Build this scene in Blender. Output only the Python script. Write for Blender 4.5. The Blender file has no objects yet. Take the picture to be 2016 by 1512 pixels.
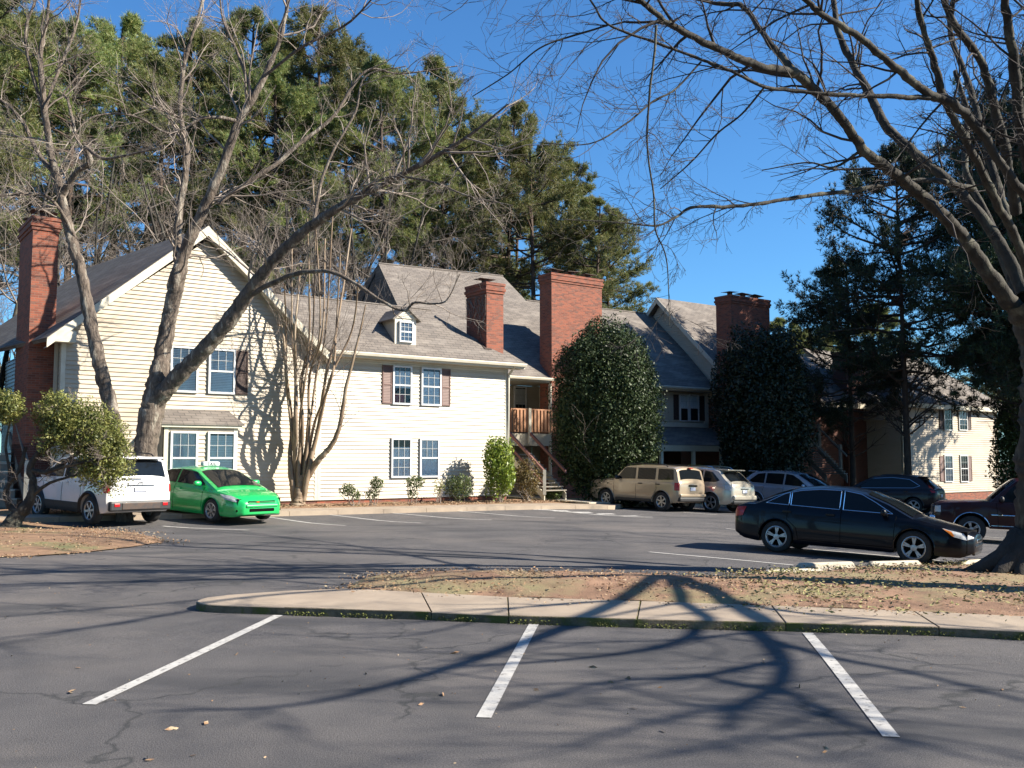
import bpy, math, random
import numpy as np
from mathutils import Vector, Matrix, noise as mnoise
rad = math.radians
S = bpy.context.scene
# ------------------------------------------------------------------ camera
F = 1900.0; CH = 1.75; PITCH = math.atan(149/F)
cam = bpy.data.cameras.new('camera'); camo = bpy.data.objects.new('camera', cam)
S.collection.objects.link(camo); S.camera = camo
cam.sensor_width = 36; cam.lens = F/2016*36; cam.clip_start = .1; cam.clip_end = 2500
camo.location = (0, 0, CH); camo.rotation_euler = (math.pi/2+PITCH, 0, 0)
# ------------------------------------------------------------------ sky, sun, exposure
SUN_EL = rad(33); SX, SY = .988, -.153
W = bpy.data.worlds.new('World'); S.world = W; W.use_nodes = True
nt = W.node_tree; bg = nt.nodes['Background']
sky = nt.nodes.new('ShaderNodeTexSky'); sky.sky_type = 'NISHITA'; sky.sun_disc = False
sky.sun_elevation = SUN_EL; sky.sun_rotation = math.atan2(SX, SY)
sky.air_density = 1.15; sky.dust_density = .15; sky.ozone_density = 3.2; sky.altitude = 300
hs = nt.nodes.new('ShaderNodeHueSaturation'); tn = nt.nodes.new('ShaderNodeMix'); tn.data_type = 'RGBA'; tn.blend_type = 'MULTIPLY'; tn.inputs[0].default_value = 1; tn.inputs[7].default_value = (.56, 1.02, 1.42, 1)
nt.links.new(sky.outputs[0], hs.inputs['Color']); nt.links.new(hs.outputs[0], tn.inputs[6]); nt.links.new(tn.outputs[2], bg.inputs[0]); bg.inputs[1].default_value = .050
sl = bpy.data.lights.new('sun', 'SUN'); so = bpy.data.objects.new('sun', sl); S.collection.objects.link(so)
sl.energy = 5.0; sl.angle = rad(.53); sl.color = (1, .92, .79)
sd = Vector((SX*math.cos(SUN_EL), SY*math.cos(SUN_EL), math.sin(SUN_EL)))
so.rotation_euler = sd.to_track_quat('Z', 'Y').to_euler(); so.location = sd*60
S.view_settings.view_transform = 'Standard'; S.view_settings.look = 'None'
S.view_settings.exposure = 1.42; S.view_settings.gamma = 1; S.view_settings.use_curve_mapping = False
S.cycles.max_bounces = 6; S.cycles.diffuse_bounces = 2; S.cycles.transparent_max_bounces = 8

# ------------------------------------------------------------------ projection helpers (measured from the photograph)
ct, st = math.cos(PITCH), math.sin(PITCH)
def ray(px, py):
    X = (px-1008)/F; V = (756-py)/F
    return np.array((X, ct-V*st, st+V*ct))
def P(px, py, D):
    r = ray(px, py); return np.array((0, 0, CH)) + r*(D/r[1])
def sstep(a, b, x):
    t = np.clip((x-a)/(b-a), 0, 1); return t*t*(3-2*t)
T = np.array((.807, .5905, 0)); B = np.array((-.5905, .807, 0)); O = np.array((-.15, 36., 0)); ZU = np.array((0, 0, 1.))
def uv(u, v, z=0): return O+T*u+B*v+ZU*z
def touv(p):
    d = np.array(p)-O; return float(d@T), float(d@B)
_gx = [-300, -40, -12, -9, -5, 0, 5, 8, 14.5, 25, 60, 300]; _gy = [.25, .2, .13, .10, .05, 0, -.12, -.25, -.62, -.75, -.8, -1]
def gz(x, y):
    b = sum(np.interp(x+o, _gx, _gy) for o in (-1, -.5, 0, .5, 1))/5
    b = b*sstep(8, 15, y)*np.interp(y, [27, 45], [1, .85]) if True else b
    u = (x-O[0])*T[0]+(y-O[1])*T[1]; v = (x-O[0])*B[0]+(y-O[1])*B[1]
    b = b + .11*sstep(-5.5, -2.8, v)*(1-sstep(0, 5, u))
    return b
def ray_hit(px, py, pt, n):
    r = ray(px, py); o = np.array((0, 0, CH)); n = np.array(n)
    return o+r*(((np.array(pt)-o)@n)/(r@n))
def wallhit(px, py, v): return ray_hit(px, py, uv(0, v), B)
def uz(px, py, v):
    p = wallhit(px, py, v); return touv(p)[0], p[2]
def G(px, py, off=0):
    lo, hi = 3., 160.
    for _ in range(50):
        m = (lo+hi)/2; p = P(px, py, m)
        if p[2] > gz(p[0], p[1])+off: lo = m
        else: hi = m
    return P(px, py, lo)

# ------------------------------------------------------------------ object helpers
COL = S.collection
def link(o, parent=None):
    COL.objects.link(o)
    if parent is not None: o.parent = parent
    return o
def thing(name, label, cat, loc=(0, 0, 0), rz=0, group=None):
    o = bpy.data.objects.new(name, None); o.empty_display_size = .3; link(o)
    o.location = loc; o.rotation_euler = (0, 0, rz); o['label'] = label; o['category'] = cat
    if group: o['group'] = group
    return o
def tag(o, label, cat, group=None):
    o['label'] = label; o['category'] = cat
    if group: o['group'] = group
    return o
class MB:
    def __init__(s): s.v = []; s.f = []
    def quad(s, *p):
        n = len(s.v); s.v += [tuple(map(float, q)) for q in p]; s.f.append(tuple(range(n, n+len(p)))); return s
    def box(s, x0, x1, y0, y1, z0, z1, fr=None):
        fr = fr or (lambda a, b, c: (a, b, c)); n = len(s.v)
        s.v += [tuple(map(float, fr(x, y, z))) for z in (z0, z1) for x, y in ((x0, y0), (x1, y0), (x1, y1), (x0, y1))]
        s.f += [tuple(n+i for i in q) for q in ((3, 2, 1, 0), (4, 5, 6, 7), (0, 1, 5, 4), (1, 2, 6, 5), (2, 3, 7, 6), (3, 0, 4, 7))]; return s
    def prism(s, poly, off):
        n = len(s.v); k = len(poly); off = np.array(off)
        s.v += [tuple(map(float, q)) for q in poly]+[tuple(map(float, np.array(q)+off)) for q in poly]
        s.f.append(tuple(range(n+k-1, n-1, -1))); s.f.append(tuple(range(n+k, n+2*k)))
        for i in range(k): j = (i+1) % k; s.f.append((n+i, n+j, n+k+j, n+k+i))
        return s
    def tube(s, pts, r, n=6):
        v, f = tube_arrays([(np.array(pts, float), np.array([r]*len(pts) if np.isscalar(r) else r, float))], n)
        b = len(s.v); s.v += [tuple(q) for q in v]; s.f += [tuple(int(i)+b for i in q) for q in f]
        s.f.append(tuple(b+i for i in range(n))[::-1]); k = b+(len(pts)-1)*n; s.f.append(tuple(k+i for i in range(n))); return s
    def lathe(s, prof, n=24, axis='y', c=(0, 0, 0)):   # prof: (radius, offset along axis)
        b = len(s.v); m = len(prof)
        for i in range(n):
            a = 2*math.pi*i/n
            for r, h in prof:
                p = (r*math.cos(a), h, r*math.sin(a)) if axis == 'y' else (r*math.cos(a), r*math.sin(a), h)
                s.v.append((p[0]+c[0], p[1]+c[1], p[2]+c[2]))
        for i in range(n):
            for j in range(m-1):
                a0 = b+i*m+j; a1 = b+((i+1) % n)*m+j; s.f.append((a0, a0+1, a1+1, a1))
        return s
    def mesh(s, name, mat, smooth=False, sharp=None):
        me = bpy.data.meshes.new(name); me.from_pydata(s.v, [], s.f)
        finish(me, mat, smooth, sharp, True); return me
    def build(s, name, mat, parent=None, smooth=False, sharp=None, loc=None):
        o = bpy.data.objects.new(name, s.mesh(name, mat, smooth, sharp)); link(o, parent)
        if loc is not None: o.location = loc
        return o
def finish(me, mat, smooth, sharp=None, uvs=False):
    me.validate(clean_customdata=False); me.update()
    if mat: me.materials.append(mat)
    if smooth:
        me.polygons.foreach_set('use_smooth', [True]*len(me.polygons))
        if sharp is not None: me.set_sharp_from_angle(angle=rad(sharp))
    if uvs and len(me.polygons) < 60000:
        l = me.uv_layers.new(name='UVMap'); co = l.data
        for p in me.polygons:
            n = p.normal
            t = Vector((-n.y, n.x, 0)) if abs(n.z) < .98 else Vector((1, 0, 0))
            t.normalize(); w = n.cross(t)
            for li in p.loop_indices:
                c = me.vertices[me.loops[li].vertex_index].co; co[li].uv = (c.dot(t), c.dot(w))
def arr_obj(name, v, f, mat, parent=None, smooth=False):
    me = arr_mesh(name, v, f, mat, smooth); o = bpy.data.objects.new(name, me); return link(o, parent)
def arr_mesh(name, v, f, mat, smooth=False):
    me = bpy.data.meshes.new(name); v = np.asarray(v, np.float32); f = np.asarray(f, np.int32)
    me.vertices.add(len(v)); me.vertices.foreach_set('co', v.ravel())
    k = f.shape[1]; me.loops.add(f.size); me.loops.foreach_set('vertex_index', f.ravel())
    me.polygons.add(len(f)); me.polygons.foreach_set('loop_start', np.arange(len(f), dtype=np.int32)*k)
    if smooth: me.polygons.foreach_set('use_smooth', np.ones(len(f), bool))
    me.update(calc_edges=True); me.materials.append(mat); return me
def tube_arrays(paths, n=5):
    V = []; Fc = []; base = 0
    ang = np.arange(n)*2*math.pi/n; ca, sa = np.cos(ang), np.sin(ang)
    for pts, rr in paths:
        d = np.gradient(pts, axis=0); d /= np.linalg.norm(d, axis=1)[:, None]+1e-9
        ref = np.array((0, 0, 1.)) if abs(d[0][2]) < .85 else np.array((1., 0, 0))
        a = np.cross(d, ref); a /= np.linalg.norm(a, axis=1)[:, None]+1e-9; b = np.cross(d, a)
        ring = pts[:, None, :]+rr[:, None, None]*(ca[None, :, None]*a[:, None, :]+sa[None, :, None]*b[:, None, :])
        m = len(pts); V.append(ring.reshape(-1, 3))
        i = np.arange(m-1)[:, None]*n; j = np.arange(n)[None, :]; j2 = (j+1) % n
        q = np.stack([i+j, i+j2, i+n+j2, i+n+j], -1).reshape(-1, 4)+base
        Fc.append(q); base += m*n
    return np.concatenate(V), np.concatenate(Fc)

# ------------------------------------------------------------------ materials
def mat(name, c1, c2=None, scale=4, rough=.7, bump=0, bscale=None, bd=.02, metal=0, coord='pos', detail=6, spec=.5, stretch=None, thr=(.35, .65), c3=None, s3=.6, t3=(.5, .7), coat=0, trans=None, g=.70):
    if metal < .3: c1, c2, c3 = [None if q is None else tuple(g*x for x in q) for q in (c1, c2, c3)]
    m = bpy.data.materials.new(name); m.use_nodes = True; n = m.node_tree; L = n.links
    b = n.nodes['Principled BSDF']; b.inputs['Roughness'].default_value = rough; b.inputs['Metallic'].default_value = metal
    b.inputs['Specular IOR Level'].default_value = spec
    if coat: b.inputs['Coat Weight'].default_value = coat; b.inputs['Coat Roughness'].default_value = .03
    b.inputs['Base Color'].default_value = (*c1, 1)
    if c2 is None and not bump: return m
    if coord == 'pos': src = n.nodes.new('ShaderNodeNewGeometry').outputs['Position']
    elif coord == 'uv': src = n.nodes.new('ShaderNodeTexCoord').outputs['UV']
    else: src = n.nodes.new('ShaderNodeTexCoord').outputs['Object']
    if stretch:
        mp = n.nodes.new('ShaderNodeMapping'); mp.inputs['Scale'].default_value = stretch; L.new(src, mp.inputs[0]); src = mp.outputs[0]
    def nz(s, dt=detail):
        t = n.nodes.new('ShaderNodeTexNoise'); t.inputs['Scale'].default_value = s; t.inputs['Detail'].default_value = dt
        t.inputs['Roughness'].default_value = .65; L.new(src, t.inputs['Vector']); return t.outputs['Fac']
    def ramp(f, a, c):
        r = n.nodes.new('ShaderNodeMapRange'); r.inputs[1].default_value = a; r.inputs[2].default_value = c; L.new(f, r.inputs[0]); return r.outputs[0]
    def mix(f, A, Bc):
        x = n.nodes.new('ShaderNodeMix'); x.data_type = 'RGBA'; L.new(f, x.inputs[0])
        for k, q in ((6, A), (7, Bc)):
            if isinstance(q, tuple): x.inputs[k].default_value = (*q, 1)
            else: L.new(q, x.inputs[k])
        return x.outputs[2]
    if c2 is not None:
        col = mix(ramp(nz(scale), *thr), c1, c2)
        if c3 is not None: col = mix(ramp(nz(s3, 4), *t3), col, c3)
        L.new(col, b.inputs['Base Color'])
    if bump:
        bp = n.nodes.new('ShaderNodeBump'); bp.inputs['Strength'].default_value = bump; bp.inputs['Distance'].default_value = bd
        L.new(nz(bscale or scale*4), bp.inputs['Height']); L.new(bp.outputs[0], b.inputs['Normal'])
    return m
def brick_mat(name, c1, c2, mortar, bw=.2, bh=.067, ms=.008, smut=None, soot=.5, bias=-.3, ns=3.2):
    c1, c2, mortar = [tuple(.74*x for x in q) for q in (c1, c2, mortar)]
    m = bpy.data.materials.new(name); m.use_nodes = True; n = m.node_tree; L = n.links; b = n.nodes['Principled BSDF']
    b.inputs['Roughness'].default_value = .9
    uvn = n.nodes.new('ShaderNodeTexCoord'); t = n.nodes.new('ShaderNodeTexBrick')
    t.inputs['Scale'].default_value = 1; t.inputs['Brick Width'].default_value = bw; t.inputs['Row Height'].default_value = bh
    t.inputs['Mortar Size'].default_value = ms; t.inputs['Bias'].default_value = bias; t.inputs['Mortar Smooth'].default_value = .2
    t.inputs['Color1'].default_value = (*c1, 1); t.inputs['Color2'].default_value = (*c2, 1); t.inputs['Mortar'].default_value = (*mortar, 1)
    L.new(uvn.outputs['UV'], t.inputs['Vector'])
    nz = n.nodes.new('ShaderNodeTexNoise'); nz.inputs['Scale'].default_value = ns; nz.inputs['Detail'].default_value = 5; mp_ = n.nodes.new('ShaderNodeMapping'); mp_.inputs['Scale'].default_value = (1, 2.6, 1); L.new(uvn.outputs['UV'], mp_.inputs[0]); L.new(mp_.outputs[0], nz.inputs['Vector'])
    r = n.nodes.new('ShaderNodeMapRange'); r.inputs[1].default_value = .5; r.inputs[2].default_value = .68; r.inputs[4].default_value = soot; L.new(nz.outputs['Fac'], r.inputs[0])
    x = n.nodes.new('ShaderNodeMix'); x.data_type = 'RGBA'; L.new(r.outputs[0], x.inputs[0]); L.new(t.outputs['Color'], x.inputs[6]); x.inputs[7].default_value = (*(smut or (.12, .07, .055)), 1)
    L.new(x.outputs[2], b.inputs['Base Color'])
    bp = n.nodes.new('ShaderNodeBump'); bp.inputs['Strength'].default_value = .5; bp.inputs['Distance'].default_value = .01; bp.invert = True
    L.new(t.outputs['Fac'], bp.inputs['Height']); L.new(bp.outputs[0], b.inputs['Normal']); return m
M = {}
M['siding'] = mat('cream_vinyl_siding', (.64, .57, .445), (.57, .50, .38), 1.1, .45, .05, 9, stretch=(1, 1, 2.5), thr=(.45, .8), c3=(.52, .45, .33), s3=.6, t3=(.5, .78))
M['siding_tan'] = mat('tan_vinyl_siding', (.62, .525, .395), (.55, .46, .34), 1.1, .45, .05, 9, stretch=(1, 1, 2.5), thr=(.45, .8), c3=(.50, .40, .28), s3=.6, t3=(.48, .75))
M['trim'] = mat('cream_trim', (.80, .75, .62), (.70, .64, .50), 3, .5)
M['soffit'] = mat('soffit_board', (.62, .56, .44), (.55, .49, .37), 3, .6)
M['white'] = mat('white_vinyl_frame', (.82, .83, .83), (.72, .73, .73), 6, .4)
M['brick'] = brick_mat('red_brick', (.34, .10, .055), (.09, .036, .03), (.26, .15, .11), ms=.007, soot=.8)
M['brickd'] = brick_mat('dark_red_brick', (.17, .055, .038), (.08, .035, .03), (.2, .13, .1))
M['steel'] = mat('rusted_cap_metal', (.05, .045, .045), (.09, .06, .045), 9, .6, metal=.5)
M['shutter'] = mat('faded_brown_shutter', (.15, .078, .062), (.20, .11, .09), 5, .6)
M['shutterd'] = mat('dark_brown_shutter', (.05, .028, .022), (.085, .045, .032), 14, .7)
M['wood'] = mat('stained_deck_wood', (.52, .25, .12), (.40, .19, .10), 3, .65, .1, 20, stretch=(6, 6, .8))
M['woodg'] = mat('weathered_deck_wood', (.33, .29, .23), (.24, .2, .16), 3, .75, .1, 20)
M['railred'] = mat('dark_red_rail_paint', (.16, .06, .05), (.22, .1, .08), 5, .6)
M['darkin'] = mat('dark_room', (.02, .022, .028))
M['blind'] = mat('white_blind_slats', (.93, .94, .90), (.80, .81, .79), 4, .5, g=.9)
M['curtain'] = mat('pale_sheer_curtain', (.86, .88, .86), (.62, .66, .66), 3, .8, coord='uv', stretch=(12, .6, 1), g=.9)
M['redcloth'] = mat('red_cloth', (.45, .03, .05), (.3, .02, .03), 9, .9)
M['paper'] = mat('white_paper', (.8, .82, .84), rough=.6)
M['concrete'] = mat('weathered_concrete', (.47, .375, .28), (.36, .285, .215), 1.6, .9, .25, 60, c3=(.24, .2, .155), s3=.9, t3=(.55, .75))
M['conlight'] = mat('pale_concrete', (.62, .56, .46), (.5, .44, .35), 2, .9, .2, 60, c3=(.33, .28, .22), s3=2.2, t3=(.58, .72))
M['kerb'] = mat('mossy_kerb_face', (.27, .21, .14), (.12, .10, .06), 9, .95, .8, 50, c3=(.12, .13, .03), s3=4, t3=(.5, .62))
M['moss'] = mat('yellow_green_moss', (.22, .24, .05), (.14, .15, .04), 8, .95, .6, 60)
M['paint'] = mat('road_marking_paint', (.66, .64, .60), (.52, .50, .47), 6, .8, .3, 90, c3=(.20, .19, .18), s3=16, t3=(.56, .66))
M['green'] = mat('sign_post_green', (.03, .09, .05), rough=.5)
M['black'] = mat('black_plastic', (.016, .016, .018), (.028, .028, .03), 12, .55)
M['rubber'] = mat('tyre_rubber', (.02, .02, .021), (.035, .034, .033), 14, .85, coord='obj')
M['alloy'] = mat('alloy_rim', (.42, .43, .45), (.32, .33, .34), 9, .35, metal=.75, coord='obj')
M['well'] = mat('wheel_well_black', (.006, .006, .006), rough=.95, spec=.1)
M['chrome'] = mat('chrome', (.75, .76, .78), rough=.12, metal=1)
M['amber'] = mat('amber_lens', (.75, .22, .03), rough=.15)
M['redlens'] = mat('red_lens', (.48, .01, .015), rough=.15)
M['lens'] = mat('clear_lens', (.72, .74, .74), (.5, .52, .53), 14, .1, coord='obj')
M['plate'] = mat('licence_plate', (.72, .75, .85), (.6, .63, .78), 9, .4, coord='obj')
def glass(name, tint, alpha, rough=.02):
    m = bpy.data.materials.new(name); m.use_nodes = True; n = m.node_tree; L = n.links; n.nodes.clear()
    o = n.nodes.new('ShaderNodeOutputMaterial'); tr = n.nodes.new('ShaderNodeBsdfTransparent'); tr.inputs[0].default_value = (*tint, 1)
    gl = n.nodes.new('ShaderNodeBsdfGlossy'); gl.inputs['Roughness'].default_value = rough; gl.inputs[0].default_value = (.95, .97, 1, 1)
    fr = n.nodes.new('ShaderNodeFresnel'); fr.inputs[0].default_value = 1.25
    mr = n.nodes.new('ShaderNodeMapRange'); mr.inputs[3].default_value = alpha; L.new(fr.outputs[0], mr.inputs[0])
    mx = n.nodes.new('ShaderNodeMixShader'); L.new(mr.outputs[0], mx.inputs[0]); L.new(tr.outputs[0], mx.inputs[1]); L.new(gl.outputs[0], mx.inputs[2]); L.new(mx.outputs[0], o.inputs[0]); return m
M['pane'] = glass('window_glass', (.93, .95, .95), .02)
M['muntin'] = mat('muntin_grey_white', (.62, .63, .62), (.55, .56, .55), 6, .5)
M['carglass'] = mat('tinted_car_glass', (.010, .013, .016), rough=.04, spec=.28)
M['carclear'] = glass('car_glass', (.3, .34, .34), .03)
# ------------------------------------------------------------------ ground materials
def ground_mat():
    m = mat('asphalt', (.085, .080, .082), (.128, .118, .116), .8, .85, .6, 110, c3=(.185, .163, .148), s3=.22, t3=(.48, .72))
    n = m.node_tree; L = n.links; b = n.nodes['Principled BSDF']; old = b.inputs['Base Color'].links[0].from_socket
    geo = n.nodes.new('ShaderNodeNewGeometry').outputs['Position']
    sp = n.nodes.new('ShaderNodeTexNoise'); sp.inputs['Scale'].default_value = 90; sp.inputs['Detail'].default_value = 2; L.new(geo, sp.inputs['Vector'])
    r = n.nodes.new('ShaderNodeMapRange'); r.inputs[1].default_value = .32; r.inputs[2].default_value = .68; r.inputs[3].default_value = .55; r.inputs[4].default_value = 1.5; L.new(sp.outputs['Fac'], r.inputs[0])
    mx = n.nodes.new('ShaderNodeMix'); mx.data_type = 'RGBA'; mx.blend_type = 'MULTIPLY'; mx.inputs[0].default_value = 1
    cb = n.nodes.new('ShaderNodeCombineColor')
    for k in range(3): L.new(r.outputs[0], cb.inputs[k])
    L.new(old, mx.inputs[6]); L.new(cb.outputs[0], mx.inputs[7])
    # darker oil stains and pale worn streaks
    s2 = n.nodes.new('ShaderNodeTexNoise'); s2.inputs['Scale'].default_value = .55; s2.inputs['Detail'].default_value = 7
    mp = n.nodes.new('ShaderNodeMapping'); mp.inputs['Scale'].default_value = (.5, 1.6, 1); L.new(geo, mp.inputs[0]); L.new(mp.outputs[0], s2.inputs['Vector'])
    r2 = n.nodes.new('ShaderNodeMapRange'); r2.inputs[1].default_value = .53; r2.inputs[2].default_value = .68; L.new(s2.outputs['Fac'], r2.inputs[0])
    m2 = n.nodes.new('ShaderNodeMix'); m2.data_type = 'RGBA'; L.new(r2.outputs[0], m2.inputs[0]); L.new(mx.outputs[2], m2.inputs[6]); m2.inputs[7].default_value = (.040, .039, .042, 1)
    vo = n.nodes.new('ShaderNodeTexVoronoi'); vo.feature = 'DISTANCE_TO_EDGE'; vo.inputs['Scale'].default_value = .32
    wn = n.nodes.new('ShaderNodeTexNoise'); wn.inputs['Scale'].default_value = 1.6; wn.inputs['Detail'].default_value = 6; L.new(geo, wn.inputs['Vector'])
    va = n.nodes.new('ShaderNodeVectorMath'); va.operation = 'MULTIPLY_ADD'; L.new(wn.outputs['Color'], va.inputs[0]); va.inputs[1].default_value = (1.1, 1.1, 0); L.new(geo, va.inputs[2]); L.new(va.outputs[0], vo.inputs['Vector'])
    cr = n.nodes.new('ShaderNodeMapRange'); cr.inputs[1].default_value = .0; cr.inputs[2].default_value = .009; cr.inputs[3].default_value = 1; cr.inputs[4].default_value = 0; L.new(vo.outputs['Distance'], cr.inputs[0])
    cm = n.nodes.new('ShaderNodeMath'); cm.operation = 'MULTIPLY'; L.new(cr.outputs[0], cm.inputs[0])
    cn = n.nodes.new('ShaderNodeTexNoise'); cn.inputs['Scale'].default_value = .5; L.new(geo, cn.inputs['Vector']); c2 = n.nodes.new('ShaderNodeMapRange'); c2.inputs[1].default_value = .44; c2.inputs[2].default_value = .52; L.new(cn.outputs['Fac'], c2.inputs[0]); L.new(c2.outputs[0], cm.inputs[1])
    m3 = n.nodes.new('ShaderNodeMix'); m3.data_type = 'RGBA'; L.new(cm.outputs[0], m3.inputs[0]); L.new(m2.outputs[2], m3.inputs[6]); m3.inputs[7].default_value = (.03, .03, .03, 1)
    L.new(m3.outputs[2], b.inputs['Base Color']); return m
M['asphalt'] = ground_mat()
M['floor'] = mat('woodland_floor', (.13, .085, .045), (.07, .065, .03), .9, .95, .5, 30)
M['dirt'] = mat('mulch_and_pine_straw', (.40, .235, .145), (.20, .11, .065), 2.2, .95, .9, 45, c3=(.30, .25, .125), s3=.75, t3=(.47, .62), detail=12)
M['bed'] = mat('pine_straw_bed', (.40, .24, .14), (.25, .145, .08), 5, .95, .9, 45, c3=(.25, .24, .1), s3=.8, t3=(.55, .7), detail=12)
M['lawn'] = mat('dry_lawn', (.33, .28, .12), (.20, .2, .07), 4, .95, .8, 60, c3=(.36, .22, .13), s3=1, t3=(.5, .6), detail=10)
def struct(o): o['kind'] = 'structure'; return o
def drape(name, x0, x1, y0, y1, step, off, m, inside=None):
    xs = np.arange(x0, x1+step/2, step); ys = np.arange(y0, y1+step/2, step)
    X, Y = np.meshgrid(xs, ys); Z = gz(X, Y)+off
    v = np.stack([X, Y, Z], -1).reshape(-1, 3); nx = len(xs); f = []
    i = np.arange(len(ys)-1)[:, None]*nx+np.arange(nx-1)[None, :]
    f = np.stack([i, i+1, i+nx+1, i+nx], -1).reshape(-1, 4)
    return struct(arr_obj(name, v, f, m, None, True))
gx = np.concatenate([np.linspace(-600, -60, 12), np.arange(-56, 57, 2.), np.linspace(60, 600, 12)])
gy = np.concatenate([np.linspace(-300, -20, 8), np.arange(-16, 84, 2.), np.linspace(90, 900, 14)])
X, Y = np.meshgrid(gx, gy); Z = gz(X, Y)-.09; nx = len(gx)
i = np.arange(len(gy)-1)[:, None]*nx+np.arange(nx-1)[None, :]
struct(arr_obj('ground', np.stack([X, Y, Z], -1).reshape(-1, 3), np.stack([i, i+1, i+nx+1, i+nx], -1).reshape(-1, 4), M['floor'], None, True))
# parking lot: rows aligned with the building, up to the far kerb
KV = -3.3
def kv(u): return KV+(2.4)*float(sstep(2.6, 4.6, u)) if u > 2.6 else KV
us = np.arange(-48, 42.1, .6); vs = np.concatenate([np.arange(-62, -4, .8), [-3.3]])
Pv = []; 
for v_ in vs:
    for u_ in us:
        vv = v_ if v_ > -61 else v_
        vv = v_+(kv(u_)-KV)*sstep(-9, -3.3, v_)
        p = uv(u_, vv); Pv.append((p[0], p[1], gz(p[0], p[1])))
nu = len(us); i = np.arange(len(vs)-1)[:, None]*nu+np.arange(nu-1)[None, :]
struct(arr_obj('parking_lot', Pv, np.stack([i, i+1, i+nu+1, i+nu], -1).reshape(-1, 4), M['asphalt'], None, True))

def strip3(pts_a, pts_b, name, m, parent=None):
    v = list(pts_a)+list(pts_b); k = len(pts_a)
    return arr_obj(name, v, [(i, i+1, k+i+1, k+i) for i in range(k-1)], m, parent)
# ------------------------------------------------------------------ far kerb, walk and planting bed along the building
def zs_at(u, v, off):
    p = uv(u, v); return np.array((p[0], p[1], gz(p[0], p[1])+off))
def row(us_, v, off): return [zs_at(u, v if not callable(v) else v(u), off) for u in us_]
ku = list(np.arange(-40, 2.7, .9))
walk = struct(bpy.data.objects.new('building_walk', None)); link(walk)
uu = -40.
while uu < 26:
    u1 = min(uu+1.5, 26) - .012
    a = [zs_at(uu, kv(uu), -.03), zs_at(u1, kv(u1), -.03), zs_at(u1, kv(u1)+1.25, -.03), zs_at(uu, kv(uu)+1.25, -.03)]
    b = MB().prism(a, (0, 0, .16)); b.build('walk_slab', M['concrete'], walk); uu += 1.5
def bed_patch(name, u0, u1, v0, v1, o0, o1, m, st=.5):
    U = np.arange(u0, u1+.01, st); nv = 6; v = []; f = []
    for k in range(nv+1):
        t = k/nv
        for u in U:
            vv0 = v0(u) if callable(v0) else v0; p = zs_at(u, vv0+(v1-vv0)*t, o0+(o1-o0)*sstep(0, 1, t))
            p[2] += .03*mnoise.noise(Vector((u*1.3, vv0+t*3, 0))); v.append(p)
    n = len(U); i = np.arange(nv)[:, None]*n+np.arange(n-1)[None, :]
    return struct(arr_obj(name, v, np.stack([i, i+1, i+n+1, i+n], -1).reshape(-1, 4), m, None, True))
bed_patch('planting_bed', -30, 1.6, KV+1.25, .3, .12, .16, M['bed'])
bed_patch('lawn', 1.6, 27, lambda u: kv(u)+1.25, 7, .10, .14, M['lawn'])
# entry walk beside the stair (pale concrete)
a = [zs_at(2.2, KV+1.26, .14), zs_at(4.0, KV+2.0, .14), zs_at(3.6, 3.5, .18), zs_at(2.0, 3.5, .18)]
ew = bpy.data.objects.new('entry_walk', None); struct(ew); link(ew)
MB().prism(a, (0, 0, .05)).build('walk_slab', M['conlight'], ew)

# ------------------------------------------------------------------ painted markings (each line is a thing)
def line_mark(p0, p1, w, label, name='stall_line', grp='painted stall lines', n=10):
    a = np.array(p0[:2]); b = np.array(p1[:2]); d = (b-a)/np.linalg.norm(b-a); s = np.array((-d[1], d[0]))*w/2
    L_ = []; R_ = []
    for k in range(n+1):
        q = a+(b-a)*k/n
        for arr, sg in ((L_, 1), (R_, -1)):
            e = q+s*sg; arr.append((e[0], e[1], gz(e[0], e[1])+.006))
    o = strip3(R_, L_, name, M['paint']); tag(o, label, 'road marking', grp); return o
for (x0, y0, x1, y1, w, lb) in [
    (175, 1388, 548, 1212, .105, 'left foreground white stall line running up to the rounded kerb tip'),
    (952, 1414, 1054, 1224, .105, 'middle foreground white stall line in front of the kerb'),
    (1755, 1452, 1590, 1247, .105, 'right foreground white stall line with cracked paint'),
    (1278, 1087, 1562, 1113, .10, 'white stall line left of the black sedan, ending at a wheel stop'),
    (480, 1014, 680, 1035, .10, 'white stall line right beside the green taxi'),
    (568, 1009, 828, 1030, .10, 'second white stall line right of the green taxi'),
    (718, 1008, 968, 1024, .10, 'third white stall line right of the green taxi'),
    (860, 1005, 1092, 1020, .10, 'fourth white stall line before the white wall'),
    (1000, 1001, 1285, 1018, .10, 'white line edging the hatched bay left of the tan vehicle'),
    (1075, 1003, 1285, 1020, .10, 'lower white line of the narrow hatched bay'),
    (1345, 1009, 1410, 1014, .10, 'short white stall line behind the tan boxy vehicle'),
    (1430, 1041, 1540, 1052, .10, 'white stall line partly under the black sedan rear'),
    (1600, 1082, 1850, 1104, .12, 'white stall line under the black sedan'),
    (1835, 1048, 2010, 1062, .10, 'white stall line between sedan nose and dark pickup'),
    (1800, 1012, 1900, 1020, .10, 'white stall line behind the dark crossover'),
    (320, 1036, 490, 1044, .10, 'short white stall line between white car and green taxi')]:
    line_mark(G(x0, y0), G(x1, y1), w, lb)
for k, (x, y) in enumerate([(1063, 1003), (1103, 1006), (1148, 1009), (1193, 1012), (1240, 1016)]):
    g = G(x, y); a = g[:2]
    line_mark((a[0]-.28, a[1]-.16), (a[0]+.28, a[1]+.16), .3, 'small white block of the hatched bay, number %s from the left of five' % ['first', 'second', 'third', 'fourth', 'fifth'][k], 'hatch_mark', 'white blocks of the hatched bay', 2)

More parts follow.
